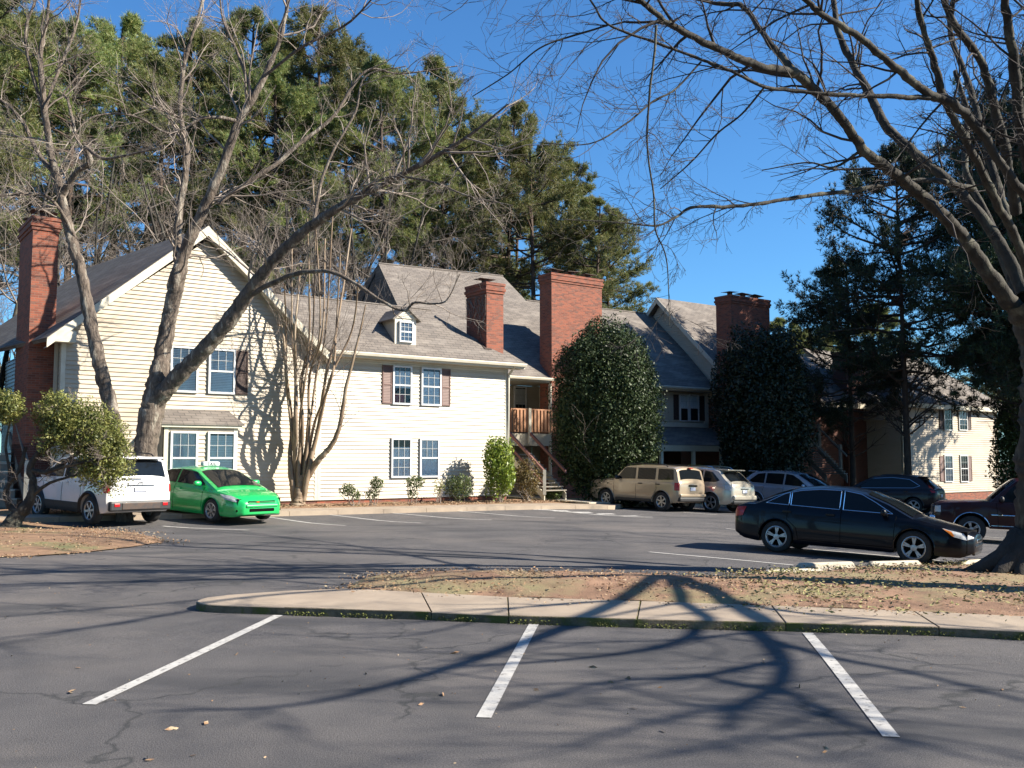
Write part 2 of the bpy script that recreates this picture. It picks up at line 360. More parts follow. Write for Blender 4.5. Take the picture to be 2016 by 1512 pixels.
# ------------------------------------------------------------------ foreground island: kerb slabs, soil, moss
front = [(386, 1199), (394, 1203), (408, 1205), (440, 1207), (560, 1211), (700, 1216), (850, 1221), (1002, 1228), (1255, 1236), (1548, 1243), (1850, 1252), (2100, 1265), (2500, 1290)]
back = [(389, 1182), (396, 1179), (408, 1176), (450, 1171), (560, 1163), (690, 1158), (830, 1166), (1000, 1175), (1262, 1183), (1520, 1192), (1800, 1203), (2100, 1217), (2500, 1235)]
isl = struct(bpy.data.objects.new('kerb_walk', None)); link(isl)
KH = .09
Fp = [G(*q) for q in front]; Bp = [G(x, y, KH) for x, y in back]
groups = [(0, 6), (6, 7), (7, 8), (8, 9), (9, 10), (10, 11), (11, 12)]
for a, b in groups:
    A = [Fp[k].copy() for k in range(a, b+1)]; C = [Bp[k].copy() for k in range(a, b+1)]
    for q in (A, C):
        d = q[-1]-q[-2]; q[-1] = q[-1]-d/np.linalg.norm(d)*.008
    poly = A+C[::-1]; lo = [np.array((p[0], p[1], gz(p[0], p[1])-.03)) for p in poly]
    m = MB(); n = len(lo); hi = [p+np.array((0, 0, KH+.03)) for p in lo]
    cen = sum(hi)/n; inn = [h+(cen-h)/np.linalg.norm(cen-h)*.010+np.array((0, 0, .0)) for h in hi]
    hh = [h-np.array((0, 0, .010)) for h in hi]
    m.v = [tuple(p) for p in lo+hh+inn]; k = len(A)
    for i in range(n): j = (i+1) % n; m.f += [(i, j, n+j, n+i), (n+i, n+j, 2*n+j, 2*n+i)]
    for i in range(k-1): m.f.append((2*n+i, 2*n+i+1, 2*n+n-2-i, 2*n+n-1-i))
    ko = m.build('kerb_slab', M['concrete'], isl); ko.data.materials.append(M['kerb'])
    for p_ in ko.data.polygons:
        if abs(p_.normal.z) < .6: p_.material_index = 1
# kerb face weathering strip: moss growing in the gutter joint
rng = np.random.default_rng(5)
def scatter_cards(pts, size, rngv, flat=.6, asp=.6):
    n = len(pts); d = rngv.normal(size=(n, 3)); d[:, 2] *= flat; d /= np.linalg.norm(d, axis=1)[:, None]
    r = rngv.normal(size=(n, 3)); s = np.cross(d, r); s /= np.linalg.norm(s, axis=1)[:, None]
    sz = size*(.6+.8*rngv.random(n))[:, None]; a = d*sz; b = s*sz*asp*.5
    v = np.stack([pts-a*.5, pts+b, pts+a*.5, pts-b], 1).reshape(-1, 3); f = np.arange(n*4).reshape(-1, 4); return v, f
mp = []
for k in range(4, len(Fp)-1):
    n = int(np.linalg.norm(Fp[k+1]-Fp[k])*230)
    t = rng.random(n)[:, None]; q = Fp[k]+(Fp[k+1]-Fp[k])*t; keep = np.array([mnoise.noise(Vector((x*2.3, 0, 0)))+.35*mnoise.noise(Vector((x*9, 3, 0))) > -.12 for x in q[:, 0]])
    q[:, 1] += rng.normal(0, .012, n)-.01; q[:, 2] += rng.random(n)*.05*keep; mp.append(q[keep])
v, f = scatter_cards(np.concatenate(mp), .022, rng); o = arr_obj('moss', v, f, M['moss']); o['kind'] = 'stuff'; tag(o, 'green moss along the foot of the foreground kerb', 'moss')
# soil mound behind the kerb walk
top = [(690, 1156), (740, 1134), (850, 1127), (1000, 1126), (1200, 1131), (1430, 1136), (1480, 1128), (1600, 1122), (1720, 1112), (1850, 1108), (2016, 1103), (2300, 1100)]
botm = [(690, 1158), (740, 1161), (850, 1167), (1000, 1175), (1200, 1181), (1430, 1189), (1480, 1191), (1600, 1195), (1720, 1200), (1850, 1205), (2016, 1213), (2300, 1226)]
v = []; nv = 14
fine = np.linspace(690, 2300, 90)
for k in range(nv+1):
    t = k/nv
    for x in fine:
        yb = np.interp(x, [q[0] for q in botm], [q[1] for q in botm]); yt = np.interp(x, [q[0] for q in top], [q[1] for q in top])
        a = G(x, yb, KH); c = G(x, yt, .0); p = a+(c-a)*t; p[2] = gz(p[0], p[1])+KH*(1-t)**.5+.13*math.sin(math.pi*min(1, t*1.1))*min(1, (x-690)/200)
        p[2] += .035*mnoise.noise(Vector((p[0]*1.7, p[1]*1.7, 1)))+.015*mnoise.noise(Vector((p[0]*6, p[1]*6, 1)))-.02*(t == 1)
        v.append(p)
n = len(fine); i = np.arange(nv)[:, None]*n+np.arange(n-1)[None, :]
struct(arr_obj('soil_island', v, np.stack([i, i+1, i+n+1, i+n], -1).reshape(-1, 4), M['dirt'], None, True))
SOIL = np.array(v)
def litter(name, src, n, size, m, label, seed, jit=.25, up=.02):
    r = np.random.default_rng(seed); n *= 2; k = r.integers(0, len(src), n); q = src[k].copy(); q[:, :2] += r.normal(0, jit, (n, 2)); q[:, 2] += up*r.random(n)
    dn = np.array([mnoise.noise(Vector((x*.9, y*1.4, seed)))+.6*mnoise.noise(Vector((x*3.1, y*4, seed))) for x, y in q[:, :2]]); q = q[dn+r.normal(0, .25, n) > .05]; n = len(q)
    vv, ff = scatter_cards(q, size, r, .25, .35); o = arr_obj(name, vv, ff, m); o['kind'] = 'stuff'; return tag(o, label, 'leaf litter')
M['litter'] = mat('dry_leaf_litter', (.42, .25, .13), (.22, .12, .06), 20, .8, c3=(.5, .4, .26), s3=9, t3=(.5, .6))
M['straw'] = mat('dry_grass_straw', (.42, .36, .17), (.22, .23, .08), 12, .9)
litter('leaf_litter', SOIL, 8000, .045, M['litter'], 'brown leaf litter and twigs on the foreground soil island', 1)
litter('grass', SOIL[SOIL[:, 0] > 3], 5000, .06, M['straw'], 'sparse yellow grass on the soil island near the big tree', 2, .3, .05)
# left island
lt = [(-300, 1016), (0, 1018), (40, 1024), (90, 1032), (160, 1040), (240, 1048), (300, 1056), (318, 1062), (322, 1068)]
lb = [(-300, 1096), (0, 1098), (60, 1096), (130, 1092), (200, 1085), (260, 1078), (305, 1070), (318, 1068), (322, 1068)]
v = []; nv = 10; fine = np.linspace(-300, 321, 60)
for k in range(nv+1):
    t = k/nv
    for x in fine:
        a = G(x, np.interp(x, [q[0] for q in lb], [q[1] for q in lb])); c = G(x, np.interp(x, [q[0] for q in lt], [q[1] for q in lt]))
        p = a+(c-a)*t; e = min(1, (321-x)/60); p[2] = gz(p[0], p[1])+(.02+.1*math.sin(math.pi*t))*e+.02*mnoise.noise(Vector((p[0]*2, p[1]*2, 5))); v.append(p)
n = len(fine); i = np.arange(nv)[:, None]*n+np.arange(n-1)[None, :]
struct(arr_obj('mulch_island', v, np.stack([i, i+1, i+n+1, i+n], -1).reshape(-1, 4), M['bed'], None, True))
litter('leaf_litter', np.array(v), 4500, .05, M['litter'], 'dry brown leaf litter on the left mulch island', 3)
bp = np.array([zs_at(u, vv, .16) for u in np.arange(-16, 2, .3) for vv in np.arange(-2, 0, .3)])
litter('leaf_litter', bp, 4000, .07, M['litter'], 'leaf litter in the planting bed below the white wall', 4)
# scraps on the asphalt
r = np.random.default_rng(8); spots = [(900, 1290), (830, 1390), (868, 1366), (150, 1316), (1230, 1338), (1245, 1396), (470, 1290), (345, 1436), (140, 1365), (1195, 1346), (1300, 1352), (1170, 1312), (1630, 1480), (410, 1428), (290, 1496), (1060, 1360), (720, 1330), (1580, 1350), (1500, 1300), (1890, 1395)]
sc = []
for x, y in spots:
    for k in range(r.integers(1, 3)): sc.append(G(x+r.normal(0, 5), y+r.normal(0, 2))+np.array((0, 0, .008)))
for k in range(500):
    q = np.array((r.uniform(-7, 8), r.uniform(4, 15), 0)); q[2] = gz(q[0], q[1])+.006; sc.append(q)
sc = np.array(sc); vv, ff = scatter_cards(sc[:40], .07, r, .1, .35); v2, f2 = scatter_cards(sc[40:], .018, r, .2, .5)
o = arr_obj('dead_leaf', np.concatenate([vv, v2]), np.concatenate([ff, f2+len(vv)]), M['litter']); o['kind'] = 'stuff'; tag(o, 'scraps of dead leaf and grit on the foreground asphalt', 'leaf litter')
# wheel stops
def wheel_stop(pa, pb, label):
    a, b = G(*pa), G(*pb); d = b-a; L_ = min(float(np.linalg.norm(d[:2])), 2.0); c = (a+b)/2
    m = MB(); w, h = .15, .13; n = 10; prof = [(-w/2-.01, 0), (-w/2+.015, h*.8), (-w/2+.045, h), (w/2-.045, h), (w/2-.015, h*.8), (w/2+.01, 0)]
    rows = [(-L_/2, .75), (-L_/2+.05, 1), (0, 1), (L_/2-.05, 1), (L_/2, .75)]
    for x, s in rows:
        for y, z in prof: m.v.append((x, y*(.9+.1*s), z*s))
    k = len(prof)
    for i in range(len(rows)-1):
        for j in range(k-1): m.f.append((i*k+j, (i+1)*k+j, (i+1)*k+j+1, i*k+j+1))
    m.f += [tuple(range(k))[::-1], tuple(range((len(rows)-1)*k, len(rows)*k))]
    o = m.build('wheel_stop', M['conlight'], None, False, None, (c[0], c[1], gz(c[0], c[1])))
    o.rotation_euler = (0, -math.atan2(gz(b[0], b[1])-gz(a[0], a[1]), np.linalg.norm(d[:2])), math.atan2(d[1], d[0])); tag(o, label, 'wheel stop', 'concrete wheel stops by the soil island')
wheel_stop((1505, 1139), (1640, 1134), 'concrete wheel stop lying nearest the camera on the soil edge, leftmost')
wheel_stop((1572, 1124), (1678, 1120), 'concrete wheel stop just behind the leftmost one')
wheel_stop((1712, 1120), (1808, 1117), 'concrete wheel stop beside the front wheel of the black sedan')
wheel_stop((1890, 1117), (1934, 1114), 'short piece of concrete wheel stop in front of the black sedan nose')
wheel_stop((1945, 1112), (1990, 1109), 'concrete wheel stop nearest the big tree trunk')
# ------------------------------------------------------------------ buildings
M['shingle'] = brick_mat('grey_brown_shingles', (.205, .175, .15), (.13, .112, .10), (.085, .075, .068), .33, .145, .012, (.25, .22, .19), .5, ns=.9)
M['siding_s'] = M['siding']
PS = T  # along-wall
def frameV(v):   # wall facing the lot: s along T, d outward (towards camera)
    return lambda s, d, z: uv(s, v-d, z)
def frameU(u):   # wall facing -T: s along B, d outward
    return lambda s, d, z: uv(u-d, s, z)
EXP = .128
def siding(parent, fr, lo, hi, z0, z1, m='siding', wallmat='trim'):
    """a sheathing wall with one lapped vinyl board per course"""
    zs = np.arange(z0, z1, EXP); L0 = lo if callable(lo) else (lambda z: lo); H0 = hi if callable(hi) else (lambda z: hi)
    pts = [fr(L0(z0), -.02, z0), fr(H0(z0), -.02, z0)]
    for z in np.linspace(z0, z1, 9)[1:]: pts.append(fr(H0(z), -.02, z))
    for z in np.linspace(z1, z0, 9)[:-1]: pts.append(fr(L0(z), -.02, z))
    wall = MB().prism(pts, fr(0, -.16, 0)-fr(0, 0, 0)).build('wall', M[wallmat], parent)
    cache = {}
    for z in zs:
        zt = min(z+EXP, z1); a, b = L0(z), H0(z); a2, b2 = L0(zt), H0(zt)
        if b-a < .1: continue
        w = MB(); d0, d1 = .034, .004
        w.quad(fr(a, d0, z), fr(b, d0, z), fr(b2 if b2 > a2 else b, d1, zt), fr(a2 if b2 > a2 else a, d1, zt))
        w.quad(fr(a, -.018, z), fr(b, -.018, z), fr(b, d0, z), fr(a, d0, z)); w.build('siding_board', M[m], wall)
    return wall
def bx(name, fr, s0, s1, d0, d1, z0, z1, m, parent): return MB().box(s0, s1, d0, d1, z0, z1, fr).build(name, M[m], parent)
def window(parent, fr, s0, s1, z0, z1, cols=3, rows=2, blind='blind', bz=(0, 1), lower=False, tilt=0, fw=.06, extra=None, dark='darkin'):
    w = MB(); zm = (z0+z1)/2
    for q in ((s0-fw, s1+fw, z1, z1+fw), (s0-fw, s1+fw, z0-fw, z0), (s0-fw, s0, z0, z1), (s1, s1+fw, z0, z1)): w.box(q[0], q[1], .0, .088, q[2], q[3], fr)
    w.box(s0, s1, .04, .08, zm-.025, zm+.025, fr)
    win = w.build('window', M['white'], parent)
    bx('room', fr, s0, s1, .0, .040, z0, z1, dark, win)
    mu = MB()
    for (a, b, on) in ((zm+.025, z1, True), (z0, zm-.025, lower)):
        if not on: continue
        for k in range(1, cols): x = s0+(s1-s0)*k/cols; mu.box(x-.006, x+.006, .060, .070, a, b, fr)
        for k in range(1, rows): z = a+(b-a)*k/rows; mu.box(s0, s1, .060, .0695, z-.006, z+.006, fr)
    mu.build('muntin', M['muntin'], win)
    if blind:
        b = MB(); za = z0+(z1-z0)*bz[0]; zb = z0+(z1-z0)*bz[1]
        if blind == 'blind':
            n = int((zb-za)/.05)
            for k in range(n): z = za+.05*k; b.quad(fr(s0+.01, .053, z), fr(s1-.01, .053, z), fr(s1-.01, .044, z+.044), fr(s0+.01, .044, z+.044))
            b.build('blind', M['blind'], win)
        else:
            n = 24; L_ = s1-s0
            for k in range(n):
                x, x2 = s0+L_*k/n, s0+L_*(k+1)/n; d, d2 = .047+.004*math.sin(k*1.9), .047+.004*math.sin(k*1.9+1.9)
                b.quad(fr(x, d, za), fr(x2, d2, za), fr(x2, d2, zb), fr(x, d, zb))
            b.build('curtain', M[blind], win)
    if extra: bx(extra[0], fr, s0+(s1-s0)*extra[1], s0+(s1-s0)*extra[2], .052, .054, z0+(z1-z0)*extra[3], z0+(z1-z0)*extra[4], extra[5], win)
    p = MB().quad(fr(s0, .057, z0), fr(s1, .057, z0), fr(s1, .057, z1), fr(s0, .057, z1)); p.build('pane', M['pane'], win)
    return win
def shutter(parent, fr, s0, s1, z0, z1, m='shutter'):
    w = MB(); zm = z0+(z1-z0)*.5; e = .045
    for q in ((s0, s0+e, z0, z1), (s1-e, s1, z0, z1), (s0+e, s1-e, z0, z0+e), (s0+e, s1-e, z1-e, z1), (s0+e, s1-e, zm-e/2, zm+e/2)): w.box(q[0], q[1], .0, .06, q[2], q[3], fr)
    o = w.build('shutter', M[m], parent)
    for a, b in ((z0+e, zm-e/2), (zm+e/2, z1-e)):
        q = MB(); n = max(3, int((b-a)/.05))
        for k in range(n):
            za = a+(b-a)*k/n; zb = a+(b-a)*(k+1)/n; q.quad(fr(s0+e, .048, za), fr(s1-e, .048, za), fr(s1-e, .036, zb), fr(s0+e, .036, zb))
        q.build('louvre', M[m], o)
def slab(name, pts, m, parent, th=.12):
    p = [np.array(q, float) for q in pts]; n = np.cross(p[1]-p[0], p[2]-p[0]); n /= np.linalg.norm(n)
    if n[2] < 0: n = -n
    return MB().prism(p, -n*th).build(name, M[m], parent)
def beam(name, a, b, w, h, m, parent, out=None):
    """box beam from a to b, w across (horizontal), h down"""
    a = np.array(a, float); b = np.array(b, float); d = (b-a)/np.linalg.norm(b-a); s = np.cross(d, ZU); s /= np.linalg.norm(s); s *= w/2; dn = np.array((0, 0, -h))
    return MB().prism([a-s, a+s, a+s+dn, a-s+dn], b-a).build(name, M[m], parent)
def hitroof(px, py, v0, z0, k):   # roof plane through v0,z0 rising k per metre of v
    n = np.array(B*k*1.0); n = -n+ZU; return ray_hit(px, py, uv(0, v0, z0), n)
def chimney(parent, u0, u1, v0, v1, zb, zt, m='brick', caps=2, skirt=True):
    c = MB().box(u0, u1, v0, v1, zb, zt-.5, uv)
    c.box(u0-.0, u1+.0, v0-.0, v1+.0, zt-.5+.001, zt-.42, uv)
    o = c.build('chimney', M[m], parent)
    for k, e in enumerate((.035, .07, .035, .06)): 
        MB().box(u0-e, u1+e, v0-e, v1+e, zt-.42+.1*k+.001, zt-.32+.1*k, uv).build('corbel', M[m], o)
    for k in range(caps):
        u = u0+(u1-u0)*(k+.5)/caps; v = (v0+v1)/2
        if u1-u0 < 1: u, v = (u0+u1)/2, v0+(v1-v0)*(k+.5)/caps
        f = MB().lathe([(.13, 0), (.13, .22)], 12, 'z', (0, 0, 0)); fo = f.build('flue', M['steel'], o); fo.location = Vector(uv(u, v, zt-.02))
        q = MB(); q.box(-.36, .36, -.26, .26, 0, .012); n = len(q.v); q.v.append((0, 0, .07)); q.f += [(4, 5, n), (5, 6, n), (6, 7, n), (7, 4, n)]
        h = q.build('cap', M['steel'], o); h.location = Vector(uv(u, v, zt+.20)); h.rotation_euler = (rad(random.uniform(-4, 4)), rad(random.uniform(-4, 4)), math.atan2(T[1], T[0]))
    return o
ZE = 3.58+CH; ZB = -1.31+CH          # eave and siding foot of the front range
fv0 = frameV(0)
# ---------- A: gabled block at left
A_ = thing('apartment_block', 'cream siding block with the steep gable, bay window and brick chimney at its left side', 'apartment building', uv(-11.5, 0, .2), 0, 'joined apartment blocks')
def bld(name, m): pass
def loc_parent(o): pass
uL = touv(P(120, 760, 26.9))[0]; uL = uz(120, 760, 0)[0]; uJ = uz(625, 900, 0)[0]; uA, zA = uz(411, 452, -.35); uA2 = uz(411, 452, 0)[0]
uA = (uA+uA2)/2
# parent everything through world-space meshes: blocks' roots sit at the origin of the world
for _o in (A_,): _o.location = (0, 0, 0)
def block(label, base):
    o = thing('apartment_block', label, 'apartment building', (0, 0, 0), 0, 'joined apartment blocks'); return o
zeL = uz(120, 655, 0)[1]; kg = (zA-.15-ZE)/((uJ-uL)/2)
zap = zA-.28
zw = lambda z: None
def gl(z): return uL if z < ZE-.05 else uL+(uA-uL)*(z-ZE+.05)/(zap-ZE+.05)
def gh(z): return uJ if z < ZE-.05 else uJ+(uA-uJ)*(z-ZE+.05)/(zap-ZE+.05)
siding(A_, fv0, gl, gh, ZB, zap-.02, 'siding_tan')
bx('corner_trim', fv0, uL-.03, uL+.09, -.02, .035, ZB, ZE, 'trim', A_); bx('corner_trim', fv0, uJ-.10, uJ-.002, 0, .032, ZB, ZE-.35, 'trim', A_)
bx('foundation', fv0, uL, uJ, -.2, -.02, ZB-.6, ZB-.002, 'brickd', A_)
# roof: apex front, ridge running back-left as in the photograph
apf = P(410, 444, 29.0); 
ridge_b = ray_hit(170, 528, (0, 0, apf[2]), (0, 0, 1))
hw = (uJ-uL)/2+.35; zd = zA-ZE+.12
ef = ray_hit(92, 664, uv(0, -.38, 0), B); er = ray_hit(652, 697, uv(0, -.38, 0), B)
dl = ef-apf; dr = er-apf
slab('roof', [apf, ef, ridge_b+dl*.99, ridge_b], 'shingle', A_); slab('roof', [apf, ridge_b, ridge_b+dr, er], 'shingle', A_)
for e_, nm in ((ef, -1), (er, 1)):
    a = apf-B*.012+np.array((0, 0, -.02)); b = e_-B*.012+np.array((0, 0, -.02))
    MB().prism([a, b, b+np.array((0, 0, -.26)), a+np.array((0, 0, -.30))], -B*.035).build('rake_board', M['trim'], A_)
    # soffit under the rake
    MB().prism([a+np.array((0, 0, -.27)), b+np.array((0, 0, -.24)), b+np.array((0, 0, -.24))+B*.40, a+np.array((0, 0, -.27))+B*.40], (0, 0, -.015)).build('soffit', M['soffit'], A_)
q = ray_hit(98, 655, uv(0, -.36, 0), B); u_, _ = touv(q)
MB().prism([uv(uL-.33, -.35, ZE-.32), uv(uL+.28, -.35, ZE-.32), uv(uL+.28, -.35, ZE-.02), uv(uL+.1, -.35, ZE+.05), uv(uL-.33, -.35, ZE-.22)], B*.34).build('cornice_return', M['trim'], A_)
# left side wall of the block (in shade) and downpipe
fuL = frameU(uL)
siding(A_, fuL, 0.05, 9.5, ZB, ZE-.1)
bx('corner_trim', fuL, -.02, .12, 0, .03, ZB, ZE-.2, 'trim', A_)
MB().box(uL-.13, uL-.04, .32, .40, ZB, ZE-.2, uv).build('downpipe', M['soffit'], A_)
chimney(A_, uL-.72, uL-.035, .85, 2.9, .05, P(57, 432, 27.7)[2], 'brick', 2)
MB().box(uL-.72, uL-.035, .8, 3.0, -.05, 2.2, uv).build('chimney_base', M['brickd'], A_)
# small cross gable piece seen beyond the chimney
# upper windows with shutters
def wpx(x0, x1, y0, y1, v=0):
    a, z1 = uz(x0, y0, v); b, z0 = uz(x1, y1, v); z1b = uz((x0+x1)/2, y0, v)[1]; return a, b, z0, z1b
a, b, z0, z1 = wpx(414, 457, 691, 773); window(A_, fv0, a, b, z0, z1, 3, 2, 'blind')
zu0, zu1 = z0, z1
shutter(A_, fv0, b+.075, b+.075+.40, z0-.05, z1+.05, 'shutterd')  # darker brown holds the shadow lying on this shutter
wd = b-a; a2, b2, _, _ = wpx(339, 384, 691, 773); window(A_, fv0, a2, b2, z0, z1, 3, 2, 'blind')
shutter(A_, fv0, a2-.075-.40, a2-.075, z0-.05, z1+.05, 'shutterd')
# bay window
VB = -.55; fb = frameV(VB)
ub0, _ = uz(322, 870, VB); ub1, _ = uz(467, 870, VB); zt = uz(400, 838, VB)[1]
siding(A_, fb, ub0+.02, ub1-.02, ZB, zt-.02, 'siding_tan')
siding(A_, frameU(ub0), VB+.02, -.02, ZB, zt-.02)
for s in (ub0, ub1-.12): bx('corner_trim', fb, s, s+.12, 0, .035, ZB, zt, 'trim', A_)
bx('fascia', fb, ub0-.1, ub1+.1, 0, .12, zt-.06, zt+.05, 'trim', A_)
zr = uz(400, 806, 0)[1]
MB().prism([uv(ub0-.16, VB-.16, zt+.05), uv(ub1+.16, VB-.16, zt+.05), uv(ub1-.12, -.0, zr), uv(ub0+.12, -.0, zr)], (0, 0, -.04)).build('bay_roof', M['shingle'], A_)
MB().prism([uv(ub0-.16, VB-.16, zt+.045), uv(ub0+.12, -.0, zr-.005), uv(ub0-.16, -.0, zt+.045)], (0, 0, -.03)).build('bay_roof', M['shingle'], A_)
a, b, z0, z1 = wpx(339, 383, 853, 925, VB); zb0 = z0-.15
window(A_, fb, a, b, z1-1.45, z1, 3, 2, 'curtain', extra=('notice', .05, .48, .48, .70, 'paper'))
a, b, _, _ = wpx(412, 457, 853, 925, VB); window(A_, fb, a, b, z1-1.45, z1, 3, 2, 'blind')

# ---------- B: flat front range with the dormer
B_ = block('cream siding block with four sash windows in two rows and one small dormer', None)
uR = uz(998, 850, 0)[0]
siding(B_, fv0, uJ+.10, uR-.10, ZB, ZE-.08)
bx('corner_trim', fv0, uJ+.001, uJ+.10, -.001, .034, ZB, ZE-.1, 'trim', B_); bx('corner_trim', fv0, uR-.10, uR+.03, -.02, .036, ZB, ZE-.2, 'trim', B_)
bx('foundation', fv0, uJ+.01, uR, -.2, -.02, ZB-.6, ZB-.002, 'brick', B_)
# right side wall (faces away) closes the volume
MB().box(uR-.02, uR+.0, .02, 4.4, ZB-.4, ZE-.1, uv).build('wall', M['trim'], B_)
VE = -.45; KS = .9
bx('soffit', fv0, uJ+.2, uR+.55, -.02, .40, ZE-.20, ZE-.17, 'soffit', B_)
bx('frieze', fv0, uJ+.1, uR+.03, .0, .03, ZE-.33, ZE-.2, 'trim', B_)
re = ray_hit(1034, 716, uv(0, VE, 0), B); ur = touv(re)[0]
bx('fascia', frameV(VE+.02), uJ+.25, ur-.02, .0, .03, ZE-.2, ZE-.02, 'trim', B_)
g = MB(); pr = [(0, 0), (.11, 0), (.13, -.03), (.10, -.11), (.0, -.12)]
g.prism([uv(uJ+.28, VE-.01-d, ZE-.02+z) for d, z in pr], T*(ur-uJ-.28)); g.build('gutter', M['trim'], B_)
def hr(px, py): return hitroof(px, py, VE, ZE, KS)
rk = hr(848, 611); rdz = rk[2]; vr = touv(rk)[1]; 
kink = hr(885, 650)
uJL = uJ-2.0
slab('roof', [uv(uJ+.12, VE, ZE), uv(ur, VE, ZE), kink, rk, uv(uJL, vr, rdz)], 'shingle', B_, .1)
slab('roof', [uv(uJL, vr, rdz), rk, uv(touv(rk)[0], vr*2-VE, ZE), uv(uJL, vr*2-VE, ZE)], 'shingle', B_, .1)
slab('roof', [uv(ur, VE, ZE-.01), kink-(0, 0, .01), rk-(0, 0, .01), uv(touv(rk)[0]+.5, vr*2-VE, ZE-.01)], 'shingle', B_, .1)
MB().tube([uv(uJ-.6, vr, rdz+.02), rk+np.array((0, 0, .02))], .035, 5).build('ridge_cap', M['shingle'], B_)
# downpipe at the right corner
dp = MB(); dp.tube([uv(uR+.02, VE-.06, ZE-.12), uv(uR+.02, -.10, ZE-.42), uv(uR+.02, -.08, ZE-.6), uv(uR+.02, -.08, ZB-.2)], .045, 6); dp.build('downpipe', M['trim'], B_)
up = wpx(775, 806, 724, 794); window(B_, fv0, up[0], up[1], up[2], up[3], 3, 2, 'curtain', (.42, .9), True, extra=('red_cloth', .02, .62, .02, .24, 'redcloth'))
zq0, zq1 = up[2], up[3]
u2 = wpx(831, 864, 724, 794); window(B_, fv0, u2[0], u2[1], zq0, zq1, 3, 2, 'blind', (0, .95), True)
shutter(B_, fv0, up[0]-.075-.38, up[0]-.075, zq0-.04, zq1+.05); shutter(B_, fv0, u2[1]+.075, u2[1]+.455, zq0-.04, zq1+.05)
lw = wpx(772, 805, 866, 937); window(B_, fv0, lw[0], lw[1], lw[2], lw[3], 3, 2, 'curtain', (0, .8), True)
l2 = wpx(828, 860, 866, 937); window(B_, fv0, l2[0], l2[1], lw[2], lw[3], 3, 2, 'curtain', (0, 1), False)
# dormer
pb = hr(798, 678); vd = touv(pb)[1]; fd = frameV(vd)
d0, zd0 = uz(777, 677, vd); d1, _ = uz(819, 677, vd); zde = uz(797, 627, vd)[1]; zda = uz(797, 604, vd)[1]; dm = (d0+d1)/2
dorm = MB(); hgt = zde-zd0
dorm.prism([uv(d0, vd, zd0-.05), uv(d1, vd, zd0-.05), uv(d1, vd, zde), uv(d0, vd, zde)], B*.06)
D_ = dorm.build('dormer', M['trim'], B_)
back = (zda-ZE)/KS+VE
for s in (d0, d1-.04):
    MB().prism([uv(s, vd+.061, zd0-.04), uv(s, vd+.061, zde), uv(s, (zde-ZE)/KS+VE+.1, zde)], T*.04).build('cheek', M['soffit'], D_)
dw = MB(); dw.prism([uv(d0-.08, vd-.04, zde), uv(d1+.08, vd-.04, zde), uv(dm, vd-.04, zda-.06)], B*.1); dw.build('pediment', M['trim'], D_)
for sg, e in ((-1, d0-.16), (1, d1+.16)):
    slab('dormer_roof', [uv(dm, vd-.14, zda), uv(e, vd-.14, zde-.06), uv(e, (zde-ZE)/KS+VE, zde-.06), uv(dm, back+.1, zda)], 'shingle', D_, .05)
window(B_, frameV(vd), d0+.20, d1-.20, zd0+.13, zde-.16, 3, 2, 'blind', (0, 1), True, fw=.05)
# chimney on the front roof slope
cb = hr(990, 689); vc = touv(cb)[1]; c0 = uz(958, 640, vc)[0]; c1 = uz(991, 640, vc)[0]; zc = uz(975, 556, vc)[1]
chimney(B_, c0, c1, vc, vc+1.35, ZE-.3, zc, 'brick', 1)
CHV = (c0, vc, zc)
slab('flashing', [uv(c0-.12, vc-.06, ZE+KS*(vc-VE-.06)+.03), uv(c0+.2, vc-.06, ZE+KS*(vc-VE-.06)+.03), uv(c0+.2, vc+.2, ZE+KS*(vc-VE+.2)+.03), uv(c0-.12, vc+.2, ZE+KS*(vc-VE+.2)+.03)], 'steel', B_, .03)

# ---------- C: recessed range with balcony and big chimney
C_ = block('set back block with the timber balcony and the widest brick chimney', None)
VC = 3.8; ue = 15.6
def hc(px, py): return hitroof(px, py, VC, ZE, KS)
r1, r2, r3, r4 = hc(745, 519), hc(990, 544), hc(1036, 592), hc(1290, 620)
lowl = uv(touv(hc(790, 610))[0]-.6, VC, ZE)
slab('roof', [lowl, uv(ue, VC, ZE), r4, r3, r2, r1], 'shingle', C_, .12)
hipb = P(640, 640, r1[1]+3.); 
MB().prism([r1, lowl, P(690, 600, r1[1]+2.5)], (0, 0, -.1)).build('roof', M['shingle'], C_)
bk = B*6
MB().prism([r1+(0, 0, -.01), r2+(0, 0, -.01), r2+bk*.9-ZU*4.5, r1+bk*.9-ZU*4.5], (0, 0, -.1)).build('roof', M['shingle'], C_)
MB().prism([r2+(0, 0, -.01), r3+(0, 0, -.01), r3+B*4-ZU*3, r2+B*4-ZU*3], (0, 0, -.1)).build('roof', M['shingle'], C_)
MB().prism([r3+(0, 0, -.01), r4+(0, 0, -.01), r4+B*4-ZU*3.6, r3+B*4-ZU*3.6], (0, 0, -.1)).build('roof', M['shingle'], C_)
for a, b in ((r1, r2), (r3, r4)): MB().tube([a+ZU*.02, b+ZU*.02], .04, 5).build('ridge_cap', M['shingle'], C_)
bx('fascia', frameV(VC+.02), uR+.3, ue, 0, .03, ZE-.2, ZE-.03, 'trim', C_)
g = MB(); g.prism([uv(uR+.3, VC-.01-d, ZE-.03+z) for d, z in pr], T*(ue-uR-.3)); g.build('gutter', M['trim'], C_)
bx('soffit', frameV(VC+.0), uR+.3, ue, -1.95, -.02, ZE-.24, ZE-.2, 'soffit', C_)
VW = 5.7; fw_ = frameV(VW); zgr = -1.6+CH
zfl = P(1050, 852, 40)[2]       # balcony floor
siding(C_, fw_, uR, 6.3, zgr, ZE-.25)
a, b, z0, z1 = wpx(1013, 1033, 764, 801, VW)
